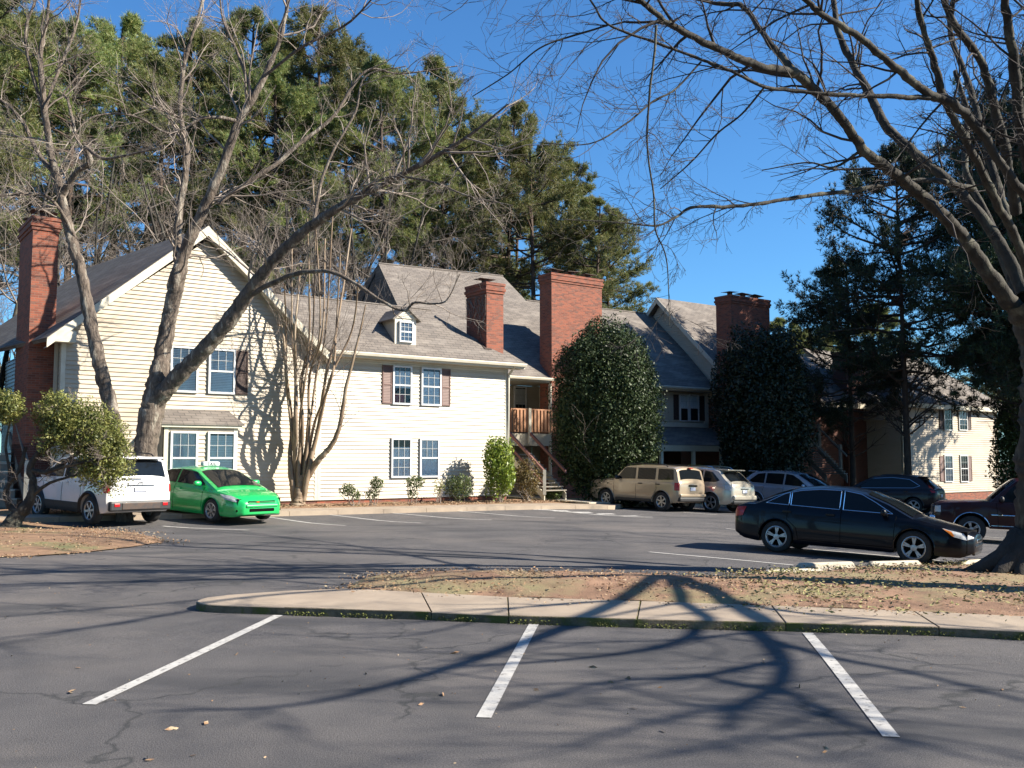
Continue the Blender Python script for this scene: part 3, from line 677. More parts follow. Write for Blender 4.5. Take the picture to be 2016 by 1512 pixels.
window(C_, fw_, a, b, z1-1.35, z1, 3, 2, 'blind', (.45, 1), True)
d0_, _ = uz(1064, 800, VW); d1_, _ = uz(1085, 800, VW)
dr = bx('door', fw_, d0_, d1_, .02, .07, zfl+.02, zfl+2.05, 'shutterd', C_); bx('door_frame', fw_, d0_-.08, d0_-.005, .0, .09, zfl, zfl+2.12, 'trim', C_)
bx('wreath', fw_, d1_+.1, d1_+.5, .03, .09, zfl+.7, zfl+1.4, 'redcloth', C_)
# balcony
VD = 3.75; fdk = frameV(VD); b0 = uR+.05; b1 = uz(1100, 850, VD)[0]
bx('deck', fdk, b0, b1, -1.9, -.02, zfl-.12, zfl, 'woodg', C_)
bx('deck_beam', fdk, b0, b1, -.015, .03, zfl-.52, zfl, 'soffit', C_)
zrl = P(1040, 802, 40)[2]
rail = bx('rail', fdk, b0, b1, -.03, .05, zrl-.05, zrl+.01, 'wood', C_); bx('rail', fdk, b0, b1, -.02, .03, zfl+.06, zfl+.13, 'wood', C_)
sharedb = None; n = int((b1-b0)/.185)
for k in range(n):
    s = b0+.05+k*.185
    if sharedb is None:
        o = MB().box(-.055, .055, -.014, .014, 0, zrl-zfl-.12).build('baluster', M['wood'], C_); sharedb = o.data
    else: o = link(bpy.data.objects.new('baluster', sharedb), C_)
    o.location = Vector(uv(s, VD-.06, zfl+.07)); o.rotation_euler = (0, 0, math.atan2(T[1], T[0]))
up_ = uz(1040, 830, VD)[0]; bx('post', fdk, up_-.06, up_+.06, .05, .15, zfl-.45, zrl+.03, 'trim', C_)
pr2 = uz(1086, 800, VD)[0]; bx('post', fdk, pr2-.08, pr2+.08, -.12, .04, zgr-.1, ZE-.24, 'trim', C_); pr3 = uz(1092, 930, VD+.1)[0]; bx('post', frameV(VD+.8), pr3+.15, pr3+.29, -.1, .04, zgr-.1, zfl-.5, 'trim', C_)
# stair from the balcony down to the walk
s_top = P(1003, 850, 38.2); s_bot = P(1072, 926, 36.6)
nt_ = 11; dv = (s_bot-s_top)
tp = MB()
stairs = thing('outside_stair', 'dark red railed timber stair leading down from the balcony beside the white wall', 'stair', (0, 0, 0))
hd = np.array((dv[0], dv[1], 0)); hd /= np.linalg.norm(hd); sdv = np.array((-hd[1], hd[0], 0))
g0 = P(1072, 974, 36.6); drop = np.array((0, 0, s_bot[2]-g0[2]))
beam('handrail', s_top, s_bot, .09, .12, 'railred', stairs); beam('handrail', s_top-drop*.55, s_bot-drop*.55, .06, .1, 'railred', stairs)
beam('stringer', s_top-drop*.9, s_bot-drop*.95, .05, .28, 'soffit', stairs)
beam('handrail', s_top+sdv*1.1, s_bot+sdv*1.1, .09, .12, 'railred', stairs); beam('stringer', s_top+sdv*1.1-drop*.9, s_bot+sdv*1.1-drop*.95, .05, .28, 'soffit', stairs)
MB().box(-.06, .06, -.06, .06, 0, drop[2]+.02).build('newel', M['trim'], stairs, loc=tuple(g0))
for k in range(nt_):
    c = s_top+dv*(k+.5)/nt_-drop*.93; MB().prism([c-hd*.14, c+hd*.14, c+hd*.14+sdv*1.1, c-hd*.14+sdv*1.1], (0, 0, .04)).build('tread', M['woodg'], stairs)
# big chimney standing in front of the recessed wall
VK = 4.3-.6; k0 = uz(1086, 600, VK)[0]; k1 = uz(1185, 600, VK)[0]; zk = uz(1090, 536, VK)[1]
chimney(C_, k0, k1, VK, VK+.85, zgr-.4, zk, 'brick', 3)
# wall right of the tall holly, window, porch
VW2 = 4.3; f2_ = frameV(VW2); wz0 = P(1350, 840, 47.5)[2]
siding(C_, f2_, k1+.02, ue-.02, wz0, ZE-.25)
bx('wall', f2_, k1+.02, ue-.02, -2.0, -1.9, zgr-.6, wz0, 'brickd', C_)  # dark brick puts the deep shade under the porch into the wall colour
for (x0, x1) in ((1338, 1353), (1357, 1373)):
    a, b, z0, z1 = wpx(x0, x1, 779, 828, VW2); window(C_, f2_, a, b, z0, z1, 3, 2, 'blind', (.5, 1), False, fw=.05)
a, b, _, _ = wpx(1325, 1335, 779, 828, VW2); shutter(C_, f2_, a, b, z0, z1, 'shutterd')
a, b, _, _ = wpx(1376, 1386, 779, 828, VW2); shutter(C_, f2_, a, b, z0, z1, 'shutterd')
bx('band_board', f2_, k1, ue-.02, 0, .05, wz0-.02, wz0+.2, 'trim', C_); bx('corner_trim', f2_, ue-.32, ue-.02, 0, .05, wz0, ZE-.25, 'trim', C_)
pe = P(1300, 876, 45.5)[2]
MB().prism([uv(k1, VW2, wz0-.03), uv(ue+.6, VW2, wz0-.03), uv(ue+.6, VW2-1.8, pe), uv(k1, VW2-1.8, pe)], (0, 0, -.1)).build('porch_roof', M['shingle'], C_)
bx('fascia', frameV(VW2-1.8), k1, ue+.6, -.03, .03, pe-.3, pe-.03, 'soffit', C_)
for px in (1302, 1365, 1420):
    u_ = uz(px, 900, VW2-1.7)[0]; bx('post', frameV(VW2-1.7), u_-.07, u_+.07, -.07, .07, zgr-.9, pe-.1, 'trim', C_)
# ---------- D: tall dark block with third chimney
D2 = block('shaded block with tall left-facing gable and the three-capped chimney', None)
ud, vE = ue+.02, 2.4; ap = uv(ud, 8.0, 8.68+CH+.0)
apx = P(1293, 586, 51.5); vA = touv(apx)[1]; uD = touv(apx)[0]
eF = uv(uD, vE, ZE); eB = uv(uD, 2*vA-vE, ZE); LN = 7.2
slab('roof', [apx, eF, eF+T*LN, apx+T*LN], 'shingle', D2); slab('roof', [apx, apx+T*LN, eB+T*LN, eB], 'shingle', D2)
kd = (apx[2]-ZE)/(vA-vE); fuD = frameU(uD+.35)
siding(D2, fuD, lambda z: vE+.35+max(0, (z-ZE))/kd, lambda z: 2*vA-vE-.35-max(0, (z-ZE))/kd, ZE-.5, apx[2]-.25)
for e in (eF, eB): MB().prism([apx-T*.012, e-T*.012, e-T*.012-ZU*.28, apx-T*.012-ZU*.3], -T*.03).build('rake_board', M['trim'], D2)
MB().box(uD+.36, uD+LN, vE+.4, vE+.6, zgr-1, ZE, uv).build('wall', M['brickd'], D2)  # dark brick on this block's walls deepens the recess shade by colour
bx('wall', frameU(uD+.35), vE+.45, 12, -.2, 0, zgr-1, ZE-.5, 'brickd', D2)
VK3 = vE+.25; k0 = uz(1421, 650, VK3)[0]; k1d = uz(1497, 650, VK3)[0]; zk = uz(1424, 583, VK3)[1]
chimney(D2, k0, k1d, VK3-.6, VK3+.35, zgr-1, zk, 'brick', 3)
# ---------- E: low range behind the magnolia with its stair
E_ = block('shaded range with dark timber stair between the magnolia and the dark crossover', None)
vE2 = 3.3; zE2 = P(1610, 789, 51.5)[2]; uE0 = uD+LN+.02; uE1 = 29.
def he(px, py): return hitroof(px, py, vE2-.4, zE2, KS)
ra = he(1560, 700); rb = uv(uE1, touv(ra)[1], ra[2])
slab('roof', [uv(uE0, vE2-.4, zE2), uv(uE1, vE2-.4, zE2), rb, uv(uE0, touv(ra)[1], ra[2])], 'shingle', E_)
MB().prism([uv(uE0, touv(ra)[1], ra[2]-.01), rb-(0, 0, .01), rb+B*5-ZU*4, uv(uE0, touv(ra)[1]+5, ra[2]-4)], (0, 0, -.1)).build('roof', M['shingle'], E_)
bx('fascia', frameV(vE2-.42), uE0, uE1, 0, .04, zE2-.3, zE2-.02, 'soffit', E_)
bx('wall', frameV(vE2), uE0, uE1, -.6, -.5, zgr-1.2, zE2-.1, 'brickd', E_)  # shade of the recess is carried by the darker brick colour
# gable rising behind
ga = P(1582, 686, 58); gu, gv = touv(ga); gr = P(1664, 722, 56)
slab('roof', [ga, uv(gu, gv-5.2, ga[2]-3.6), uv(gu+6, gv-5.2, ga[2]-3.6), uv(gu+6, gv, ga[2])], 'shingle', E_)
siding(E_, frameU(gu+.3), lambda z: gv-5+max(0, z-ga[2]+3.5)/.69, lambda z: gv+5-max(0, z-ga[2]+3.5)/.69, ga[2]-4.5, ga[2]-.3)
zl = P(1600, 872, 50)[2]; zgE = -2.2+CH
c0 = uz(1588, 880, 1.8)[0]; c1 = uz(1612, 880, 1.8)[0]
st2 = thing('outside_stair', 'unlit timber stair with stepped stringer behind the dark crossover', 'stair', (0, 0, 0))
MB().box(c0, c1, 1.8, 3.4, zl-.25, zl, uv).build('landing', M['woodg'], st2)
a = P(1612, 878, 49.5); b = P(1668, 936, 47.5); dv = b-a
for off in (0, 1.2):
    o_ = B*off; beam('stringer', a+o_, b+o_, .06, .35, 'woodg', st2); beam('handrail', a+o_+ZU*1.0, b+o_+ZU*1.0, .07, .08, 'woodg', st2)
for k in range(12):
    c = a+dv*(k+.5)/12; MB().prism([c-T*.16, c+T*.16, c+T*.16+B*1.2, c-T*.16+B*1.2], (0, 0, .05)).build('tread', M['woodg'], st2)
for px, pz in ((1610, 1.05), (1654, 1.05)):
    t = (px-1612)/56; c = a+dv*max(0, t); MB().prism([c+T*.07, c-T*.07, c-T*.07-B*.1, c+T*.07-B*.1], ZU*1.15).build('newel', M['woodg'], st2)
# ---------- F: far right block
F_ = block('far cream block at the right on a brick base, dappled in tree shade', None)
cF = P(1780, 973, 53.5); uF, vF = touv(cF); zF0 = cF[2]; zF1 = P(1900, 803, 57)[2]
fF = frameV(vF); uF1 = uz(1966, 900, vF)[0]
siding(F_, fF, uF+.1, uF1-.1, zF0, zF1, 'siding_tan'); bx('foundation', fF, uF, uF1, -.2, -.02, zF0-1.2, zF0-.002, 'brick', F_)
for s in (uF, uF1-.1): bx('corner_trim', fF, s, s+.1, 0, .035, zF0, zF1, 'trim', F_)
siding(F_, frameU(uF), vF+.1, vF+9, zF0, zF1, 'siding'); 
ur1 = uz(1987, 794, vF-.4)[0]
zF2 = zF1+.12; hF = 3.2
slab('roof', [uv(uF-.4, vF-.4, zF2), uv(ur1, vF-.4, zF2), uv(ur1-3.6, vF+3.4, zF2+hF), uv(uF+3., vF+3.4, zF2+hF)], 'shingle', F_)
slab('roof', [uv(uF-.4, vF-.4, zF2-.01), uv(uF+3., vF+3.4, zF2+hF), uv(uF-.4, vF+7.2, zF2-.01)], 'shingle', F_)
slab('roof', [uv(ur1, vF-.4, zF2-.01), uv(ur1-3.6, vF+3.4, zF2+hF-.01), uv(ur1, vF+7.2, zF2-.01)], 'shingle', F_)
bx('fascia', frameV(vF-.38), uF-.3, ur1-.02, 0, .04, zF2-.28, zF2-.03, 'trim', F_); bx('soffit', fF, uF-.3, ur1-.1, 0, .38, zF2-.3, zF2-.27, 'soffit', F_)
for (x0, x1, y0, y1, bl) in ((1857, 1873, 806, 846, None), (1886, 1902, 806, 846, 'blind'), (1858, 1874, 898, 947, 'curtain'), (1889, 1904, 898, 947, None)):
    a, b, z0, z1 = wpx(x0, x1, y0, y1, vF); window(F_, fF, a, b, z0, z1, 3, 2, bl, (.2 if y0 < 850 else 0, 1), True)
    if x0 < 1880: shutter(F_, fF, a-.09-.42, a-.09, z0, z1, 'shutter' if y0 > 850 else 'shutterd')
    else: shutter(F_, fF, b+.09, b+.51, z0, z1, 'shutter' if y0 > 850 else 'shutterd')
dpF = MB(); dpF.tube([uv(uF1-.25, vF-.1, zF1), uv(uF1-.25, vF-.1, zF0-.6)], .05, 6); dpF.build('downpipe', M['soffit'], F_)
k0 = uz(1668, 800, vF+2.2)[0]; k1 = uz(1726, 800, vF+2.2)[0]
chimney(F_, k0, k1, vF+2.2, vF+3.1, zF0-1, P(1690, 690, 54)[2], 'brickd', 2)
# ---------- G: block at the far left edge
G_ = block('unlit block and landing at the left picture edge behind the gabled block', None)
uG = uL-9.; fg = frameV(4.6); 
siding(G_, fg, uG, uL-2.6, 2.6, 5.2); bx('wall', fg, uG, uL-1.4, -.4, -.2, -.3, 5.6, 'brickd', G_)
slab('roof', [uv(uG, 3.9, 5.4), uv(uL-1.5, 3.9, 5.4), uv(uL-1.5, 9, 9.0), uv(uG, 9, 9.0)], 'shingle', G_)
bx('fascia', frameV(3.9), uG, uL-1.5, 0, .04, 5.1, 5.38, 'soffit', G_)
st3 = thing('outside_stair', 'timber steps with pale treads at the left picture edge', 'stair', (0, 0, 0))
for k in range(6):
    c = P(8, 985-18*k, 27+.28*k); bxm = MB().prism([c+(-1.3, 0, 0), c+(.35-.05*k, 0, 0), c+(.35-.05*k, .3, 0), c+(-1.3, .3, 0)], (0, 0, .05)); bxm.build('tread', M['conlight'], st3)
    MB().prism([c+(-1.3, .01, -.2), c+(.35-.05*k, .01, -.2), c+(.35-.05*k, .05, -.2), c+(-1.3, .05, -.2)], (0, 0, .19)).build('riser', M['woodg'], st3)
a = P(52, 975, 26.6); b = P(20, 850, 29.5); beam('stringer', b, a, .06, .3, 'woodg', st3); beam('handrail', b+ZU*.9, a+ZU*.9, .08, .1, 'woodg', st3)
MB().box(-.08, .08, -.08, .08, 0, 1.15).build('newel', M['trim'], st3, loc=tuple(P(54, 990, 26.5)))
for o in list(COL.objects):
    pass
# ------------------------------------------------------------------ cars
def paint(name, c, rough=.28, metal=.0, coat=1.0, fleck=None, spec=.5):
    m = mat(name, c, fleck or tuple(x*.92 for x in c), 2.5, rough, metal=metal, coord='obj', coat=coat, spec=spec, g=.85); return m
wheel_cache = {}
def wheel_meshes(R, rimr, spokes, w):
    k = (R, rimr, spokes, w)
    if k in wheel_cache: return wheel_cache[k]
    t = MB(); h = w/2
    t.lathe([(rimr*.9, -h*.7), (rimr+.005, -h*.95), (rimr+.03, -h), (R-.03, -h*.92), (R-.008, -h*.75), (R, -h*.5), (R, h*.5), (R-.008, h*.75), (R-.03, h*.92), (rimr+.03, h), (rimr+.005, h*.95), (rimr*.9, h*.7)], 36, 'y')
    tm = t.mesh('tyre', M['rubber'], True, 50)
    r = MB(); o = -h*.82    # outer face towards -y
    r.lathe([(rimr+.004, o-.012), (rimr-.012, o-.016), (rimr-.03, o+.004), (rimr-.035, h*.7), ], 36, 'y')
    r.lathe([(rimr-.034, .01), (.0, .01)], 24, 'y')
    n0 = len(r.f)-24
    r.lathe([(.065, o+.02), (.06, o-.002), (0, o-.006)], 16, 'y')
    for s in range(spokes):
        for q in ((-.13, .13) if spokes in (5, 7) else (0,)):
            a = 2*math.pi*s/spokes+.3; ca, sa = math.cos(a), math.sin(a)
            b = a+q*1.0; cb, sb = math.cos(b), math.sin(b); wd = .018 if q else .03
            p0 = np.array((ca*.045, o+.004, sa*.045)); p1 = np.array((cb*(rimr-.02), o+.0, sb*(rimr-.02)))
            pr = np.array((-sa, 0, ca))*wd
            r.prism([p0-pr*.8, p0+pr*.8, p1+pr, p1-pr], (0, .03, 0))
    rm = r.mesh('rim', M['alloy'], True, 35)
    bk = MB(); bk.lathe([(rimr-.036, .0), (0.0, .0)], 20, 'y'); bm = bk.mesh('brake_disc', M['well'], False)
    wheel_cache[k] = (tm, rm, bm); return wheel_cache[k]
def car(label, cat, name, c, body, H):
    """c: dict with profile data; local x forward, y left, z up, origin on the ground midway between axles"""
    root = thing(name, label, cat, (0, 0, 0))
    sh = np.array(c['sh'], float); pl = np.array(c['pl'], float); zbp = np.array(c['zb'], float); wb2 = c['wb']/2; R = c['R']; AR = c.get('AR', R+.055)
    xr, xf = sh[0, 0], sh[-1, 0]
    fsh = lambda x: np.interp(x, sh[:, 0], sh[:, 1]); fw = lambda x: np.interp(x, pl[:, 0], pl[:, 1]); fzb = lambda x: np.interp(x, zbp[:, 0], zbp[:, 1])
    def fb(x):
        z = fzb(x)
        for xc in (-wb2, wb2):
            if abs(x-xc) < AR: z = max(z, R+math.sqrt(max(0, AR*AR-(x-xc)**2))*.98)
        return z
    xs = set(np.arange(xr, xf, .07)) | {xr, xf, xr+.02, xf-.02, xr+.05, xf-.05}
    for xc in (-wb2, wb2):
        for t in np.linspace(0, math.pi, 25): xs.add(xc+AR*math.cos(t)*.9999)
        xs |= {xc-AR-.001, xc+AR+.001}
    xs = sorted(x for x in xs if xr <= x <= xf)
    PRF = c.get('prf', [(0, .95), (.07, .985), (.3, 1.0), (.62, .995), (.88, .965), (1.0, .90)])
    def side_y(x, z):
        z0, z1 = fzb(x), fsh(x); t = (z-z0)/max(.05, z1-z0); return fw(x)*np.interp(t, [p[0] for p in PRF], [p[1] for p in PRF])
    m = MB(); rings = []
    for x in xs:
        zb, zs = fb(x), fsh(x); z0 = fzb(x); w = fw(x); cr = c.get('crown', .05)
        tz = [zb+(zs-zb)*t for t in (0, .07, .2, .4, .62, .8, .93, 1.0)]
        side = [(side_y(x, z), z) for z in tz]
        ring = [(0, zb), (w*.7, zb)]+side+[(w*.80, zs+cr*.35), (w*.5, zs+cr*.8), (0, zs+cr)]
        if x in (xr, xf): 
            cz = (zb+zs)/2; ring = [(y*.95, cz+(z-cz)*.88) for y, z in ring]
        rings.append([(x, y, z) for y, z in ring]+[(x, -y, z) for y, z in ring[-2:0:-1]])
    k = len(rings[0])
    for r_ in rings: m.v += [tuple(map(float, q)) for q in r_]
    for i in range(len(rings)-1):
        for j in range(k): j2 = (j+1) % k; m.f.append((i*k+j, i*k+j2, (i+1)*k+j2, (i+1)*k+j))
    m.f.append(tuple(range(k))[::-1]); m.f.append(tuple(range((len(rings)-1)*k, len(rings)*k)))
    bd = m.build('body', body, root, True, 32)
    # underbody and wheel wells
    u = MB().box(xr+.12, xf-.12, -fw(0)+.24, fw(0)-.24, c['zb'][1][1]+.03, R+AR*.99, None)
    u.box(-wb2+AR, wb2-AR, -fw(0)+.1, fw(0)-.1, c['zb'][1][1]+.03, .5); u.build('underbody', M['well'], root)
    # cabin
    cab = np.array(c['cab'], float); d = np.r_[0, np.cumsum(np.linalg.norm(np.diff(cab, axis=0), axis=1))]
    S_ = np.linspace(0, d[-1], 64); S_ = np.sort(np.r_[S_, d[1:-1]]); CX = np.interp(S_, d, cab[:, 0]); CZ = np.interp(S_, d, cab[:, 1])
    for _ in range(2): CX[1:-1] = (CX[:-2]+2*CX[1:-1]+CX[2:])/4; CZ[1:-1] = (CZ[:-2]+2*CZ[1:-1]+CZ[2:])/4
    tum = c.get('tum', .42); wc = c.get('wc', .9)
    def cab_y(x, z): return fw(x)*wc-(z-fsh(x))*tum
    def ctop(i, fr):
        x, z = CX[i], CZ[i]; h = cab_y(x, z-.05); return np.array((x, h*fr, z-.055*abs(fr)**4-.025*fr*fr+.02))
    m = MB(); nf = (1, .95, .85, .65, .35, 0); RN = []
    for i in range(len(CX)):
        x, z = CX[i], CZ[i]; z0 = min(fsh(x)-.04, z-.1); e = ctop(i, 1.0)
        ring = [(x, cab_y(x, z0+(e[2]-z0)*t), z0+(e[2]-z0)*t) for t in (0, .33, .66)]+[tuple(ctop(i, q)) for q in nf]
        RN.append(ring+[(a, -b, cc) for a, b, cc in ring[-2::-1]])
    k = len(RN[0])
    for r_ in RN: m.v += [tuple(map(float, q)) for q in r_]
    for i in range(len(RN)-1):
        for j in range(k-1): m.f.append((i*k+j, i*k+j+1, (i+1)*k+j+1, (i+1)*k+j))
    m.f.append(tuple(range(k))[::-1]); m.f.append(tuple(range((len(RN)-1)*k, len(RN)*k)))
    m.build('cabin', body, root, True, 40)
    def top_patch(name, xa, xb, fr, mt, off=.012, zr=None):
        ids = [i for i in range(len(CX)) if (xa <= CX[i] <= xb if zr is None else (xa <= CX[i] <= xb and zr[0] <= CZ[i] <= zr[1]))]
        q = MB(); fs = np.linspace(-fr, fr, 9)
        for i in ids:
            a = min(len(CX)-1, i+1); b = max(0, i-1); t = np.array((CX[a]-CX[b], 0, CZ[a]-CZ[b])); t /= np.linalg.norm(t); n = np.array((-t[2], 0, t[0]))
            for g_ in fs: q.v.append(tuple(ctop(i, g_)+n*off))
        for i in range(len(ids)-1):
            for j in range(8): q.f.append((i*9+j, (i+1)*9+j, (i+1)*9+j+1, i*9+j+1))
        return q.build(name, mt, root, True)
    top_patch('windshield', *c['ws'], c.get('wsf', .87), c.get('glass', M['carglass']))
    if 'rs' in c: top_patch('rear_window', *c['rs'], c.get('rsf', .84), c.get('glass', M['carglass']), .012, c.get('rz'))
    def side_patch(name, poly, fy, off, mt, sg=1, parent=None, sub=4):
        pts = []
        for i in range(len(poly)):
            a, b = np.array(poly[i]), np.array(poly[(i+1) % len(poly)])
            for t in range(sub): pts.append(a+(b-a)*t/sub)
        cen = np.mean(np.array(poly), axis=0); q = MB()
        f3 = lambda p: (p[0], sg*(fy(p[0], p[1])+off), p[1])
        mids = [cen+(p-cen)*.5 for p in pts]; q.v = [tuple(map(float, f3(p))) for p in [cen]+mids+pts]; n = len(pts)
        for i in range(n):
            j = (i+1) % n; t = [(0, 1+i, 1+j), (1+i, 1+n+i, 1+n+j, 1+j)]
            q.f += [tuple(z[::-1]) if sg > 0 else z for z in t]
        return q.build(name, mt, parent or root, True)
    def side_line(name, pts, fy, off, r, mt, sg, parent=None, closed=False):
        P_ = []; pts = list(pts)+([pts[0]] if closed else [])
        for i in range(len(pts)-1):
            a, b = np.array(pts[i], float), np.array(pts[i+1], float)
            for t in range(5): P_.append(a+(b-a)*t/5)
        P_.append(np.array(pts[-1], float))
        return MB().tube([(p[0], sg*(fy(p[0], p[1])+off), p[1]) for p in P_], r, 4).build(name, mt, parent or root)
    for sg in (1, -1):
        for poly in c['win']:
            w_ = side_patch('side_window', poly, cab_y, .010, c.get('glass', M['carglass']), sg)
            if c.get('trim'): side_line('window_trim', poly, cab_y, .012, .010, M[c['trim']], sg, w_, True)
        for ln in c['seam']: side_line('door_seam', ln, side_y, .0005, .006, M['well'], sg)
        for hx, hz in c['handle']:
            MB().box(-.09, .09, -.02, .03, -.018, .018).build('door_handle', M['black'] if c.get('bh') else body, root, loc=(hx, sg*(side_y(hx, hz)+.005), hz))
        side_patch('headlight', c['hl'], side_y, .012, M['lens'], sg)
        if 'amb' in c: side_patch('indicator', c['amb'], side_y, .017, M['amber'], sg)
        side_patch('taillight', c['tl'], side_y, .012, c.get('tlm', M['redlens']), sg)
        mx, mz = c['mir']; my = side_y(mx, fsh(mx)-.02)
        mm = MB().lathe([(0, -.12), (.05, -.115), (.075, -.08), (.08, 0), (.072, .06), (.05, .09), (0, .1)], 14, 'y'); o = mm.build('mirror', M['black'] if c.get('bm') else body, root, True, 60, (mx, sg*(my+.10), mz)); o.scale = (.75, 1, 1)
        # arch lips
        for xc in (-wb2, wb2):
            th = np.linspace(rad(-6), rad(186), 22); fl = c.get('flare')
            rr = AR+(.03 if fl else .006)
            pts = [(xc+rr*math.cos(t), R+rr*math.sin(t)) for t in th]; pts = [p for p in pts if p[1] > fzb(p[0])-.01 and xr+.03 < p[0] < xf-.03]
            side_line('arch_lip', pts, side_y, .005, .048 if fl else .014, M['black'] if fl else (M['chrome'] if c.get('chlip') else body), sg)
        if c.get('clad'):
            z0 = c['clad']; side_patch('rocker', [(-wb2+AR, fzb(0)-.0), (wb2-AR, fzb(0)-.0), (wb2-AR, z0), (-wb2+AR, z0)], side_y, .012, M['black'], sg)
        for ln, mt, rr in c.get('strip', []): side_line('side_moulding', ln, side_y, .006, rr, M[mt], sg)
        tm, rm, bm = wheel_meshes(R, c['rim'], c['sp'], .215)
        for xc in (-wb2, wb2):
            wy = fw(xc)-.125; wh = bpy.data.objects.new('wheel', None); wh.empty_display_size = .1; link(wh, root)
            wh.location = (xc, sg*wy, R); wh.rotation_euler = (0, random.uniform(0, 6), 0 if sg < 0 else math.pi)
            for me_ in (tm, rm, bm): link(bpy.data.objects.new(me_.name.split('.')[0], me_), wh)
        if c.get('rack'):
            a, b = c['rack']; zt = lambda x: float(np.interp(x, sorted(CX), CZ[np.argsort(CX)]))
            y_ = sg*(cab_y((a+b)/2, c['cab'][2][1])-.07)
            MB().tube([(a, y_, zt(a)-.03), (a+.12, y_, zt(a+.12)+.045)]+[(x, y_, zt(x)+.05) for x in np.linspace(a+.3, b-.3, 4)]+[(b-.12, y_, zt(b-.12)+.045), (b, y_, zt(b)-.03)], .018, 6).build('roof_rail', M[c.get('rackm', 'black')], root)
    for spec in c['boxes']:   # extra pieces: name, mat, x0,x1,y0,y1,z0,z1
        nm, mt, x0, x1, y0, y1, z0, z1 = spec; q = MB().box(x0, x1, y0, y1, z0, z1); mt = body if mt == 'body' else M[mt]
        o = q.build(nm, mt, root); bv = o.modifiers.new('b', 'BEVEL'); bv.width = min(abs(x1-x0), abs(z1-z0), abs(y1-y0))*.3; bv.segments = 2
    return root
def text(s, size, m, parent, loc, rot, name='lettering', th=.003):
    cu = bpy.data.curves.new('t', 'FONT'); cu.body = s; cu.size = size; cu.align_x = 'CENTER'; cu.extrude = th
    o = bpy.data.objects.new('t', cu); link(o); bpy.context.view_layer.update(); me = bpy.data.meshes.new_from_object(o.evaluated_get(bpy.context.evaluated_depsgraph_get()))
    bpy.data.objects.remove(o); me.materials.clear(); me.materials.append(m); q = bpy.data.objects.new(name, me); link(q, parent); q.location = loc; q.rotation_euler = rot; return q
def place(root, px, D, head, ref, scale=1, sx=1, sz=1):
    """put local point ref=(x,y) (ground contact) on the ground at image column px, distance D; head = (hx,hy)"""
    h = np.array(head, float); h /= np.linalg.norm(h); l = np.array((-h[1], h[0]))
    p = G(px, 1000); 
    q = np.array(((px-1008)/F/ct*D*.995, D))
    o = q-(h*ref[0]+l*ref[1])*scale
    f = lambda x, y: float(gz(*(o+(h*x+l*y)*scale)))
    z = f(0, 0); px_ = math.atan2(f(-1.3, 0)-f(1.3, 0), 2.6*scale); ry = math.atan2(f(0, .7)-f(0, -.7), 1.4*scale)
    root.rotation_mode = 'XYZ'
    Mz = Matrix.Rotation(math.atan2(h[1], h[0]), 4, 'Z'); My = Matrix.Rotation(px_, 4, 'Y'); Mx = Matrix.Rotation(ry, 4, 'X')
    root.matrix_world = Matrix.Translation((o[0], o[1], z)) @ Mz @ My @ Mx @ Matrix.Diagonal((scale*sx, scale, scale*sz, 1))
# --- black sedan
P_blk = paint('black_car_paint', (.004, .005, .009), .3, coat=.35, spec=.15)
sedan = dict(wb=2.74, R=.335, AR=.375, rim=.225, sp=5, crown=.045,
    sh=[(-2.36, .84), (-2.30, .93), (-2.1, .99), (-1.5, 1.0), (-.9, .985), (.9, .93), (1.45, .88), (2.0, .76), (2.3, .66), (2.43, .60)],
    pl=[(-2.36, .66), (-2.30, .76), (-2.1, .85), (-1.6, .90), (0, .91), (1.5, .90), (1.95, .85), (2.25, .72), (2.43, .55)],
    zb=[(-2.36, .40), (-2.1, .26), (-1.8, .22), (1.9, .20), (2.2, .20), (2.43, .30)],
    cab=[(-1.98, 1.0), (-1.45, 1.24), (-1.0, 1.39), (-.5, 1.445), (.0, 1.44), (.40, 1.375), (.85, 1.20), (1.42, .905)],
    ws=(.42, 1.33), rs=(-1.85, -1.12), trim='chrome',
    win=[[(-1.62, 1.035), (-1.13, 1.015), (-1.13, 1.28), (-1.25, 1.24)], [(-1.09, 1.015), (-.08, .985), (-.08, 1.375), (-.5, 1.375), (-.9, 1.33), (-1.09, 1.285)], [(-.01, .985), (.96, .965), (.62, 1.17), (.33, 1.32), (-.01, 1.375)]],
    seam=[[(-.04, .98), (-.04, .30)], [(1.03, .93), (1.0, .6), (1.0, .3)], [(-1.13, 1.0), (-1.15, .72), (-.95, .55), (-.9, .3)], [(1.0, .31), (-.9, .32)]],
    handle=[(-.25, .87), (-1.15, .88)], hl=[(1.88, .755), (2.26, .665), (2.40, .585), (2.30, .545), (2.08, .60)], amb=[(1.90, .745), (2.04, .70), (2.10, .61), (2.06, .61)],
    tl=[(-2.05, .93), (-2.28, .92), (-2.335, .80), (-2.33, .70), (-2.12, .74)], mir=(.82, .985),
    boxes=[('bumper_lip', 'black', 2.36, 2.42, -.45, .45, .25, .38), ('grille', 'chrome', 2.36, 2.445, -.30, .30, .48, .57), ('grille_mesh', 'well', 2.4, 2.452, -.27, .27, .50, .545), ('licence_plate', 'plate', -2.375, -2.37, -.15, .15, .66, .8), ('bumper', 'body', 2.2, 2.44, -.52, .52, .40, .46)])
# interior for the sedan: cut the cabin so that glass shows seats
o1 = car('glossy black four-door sedan parked at a slant by the wheel stops, nose to the right', 'car', 'parked_sedan', sedan, P_blk, 1.45)
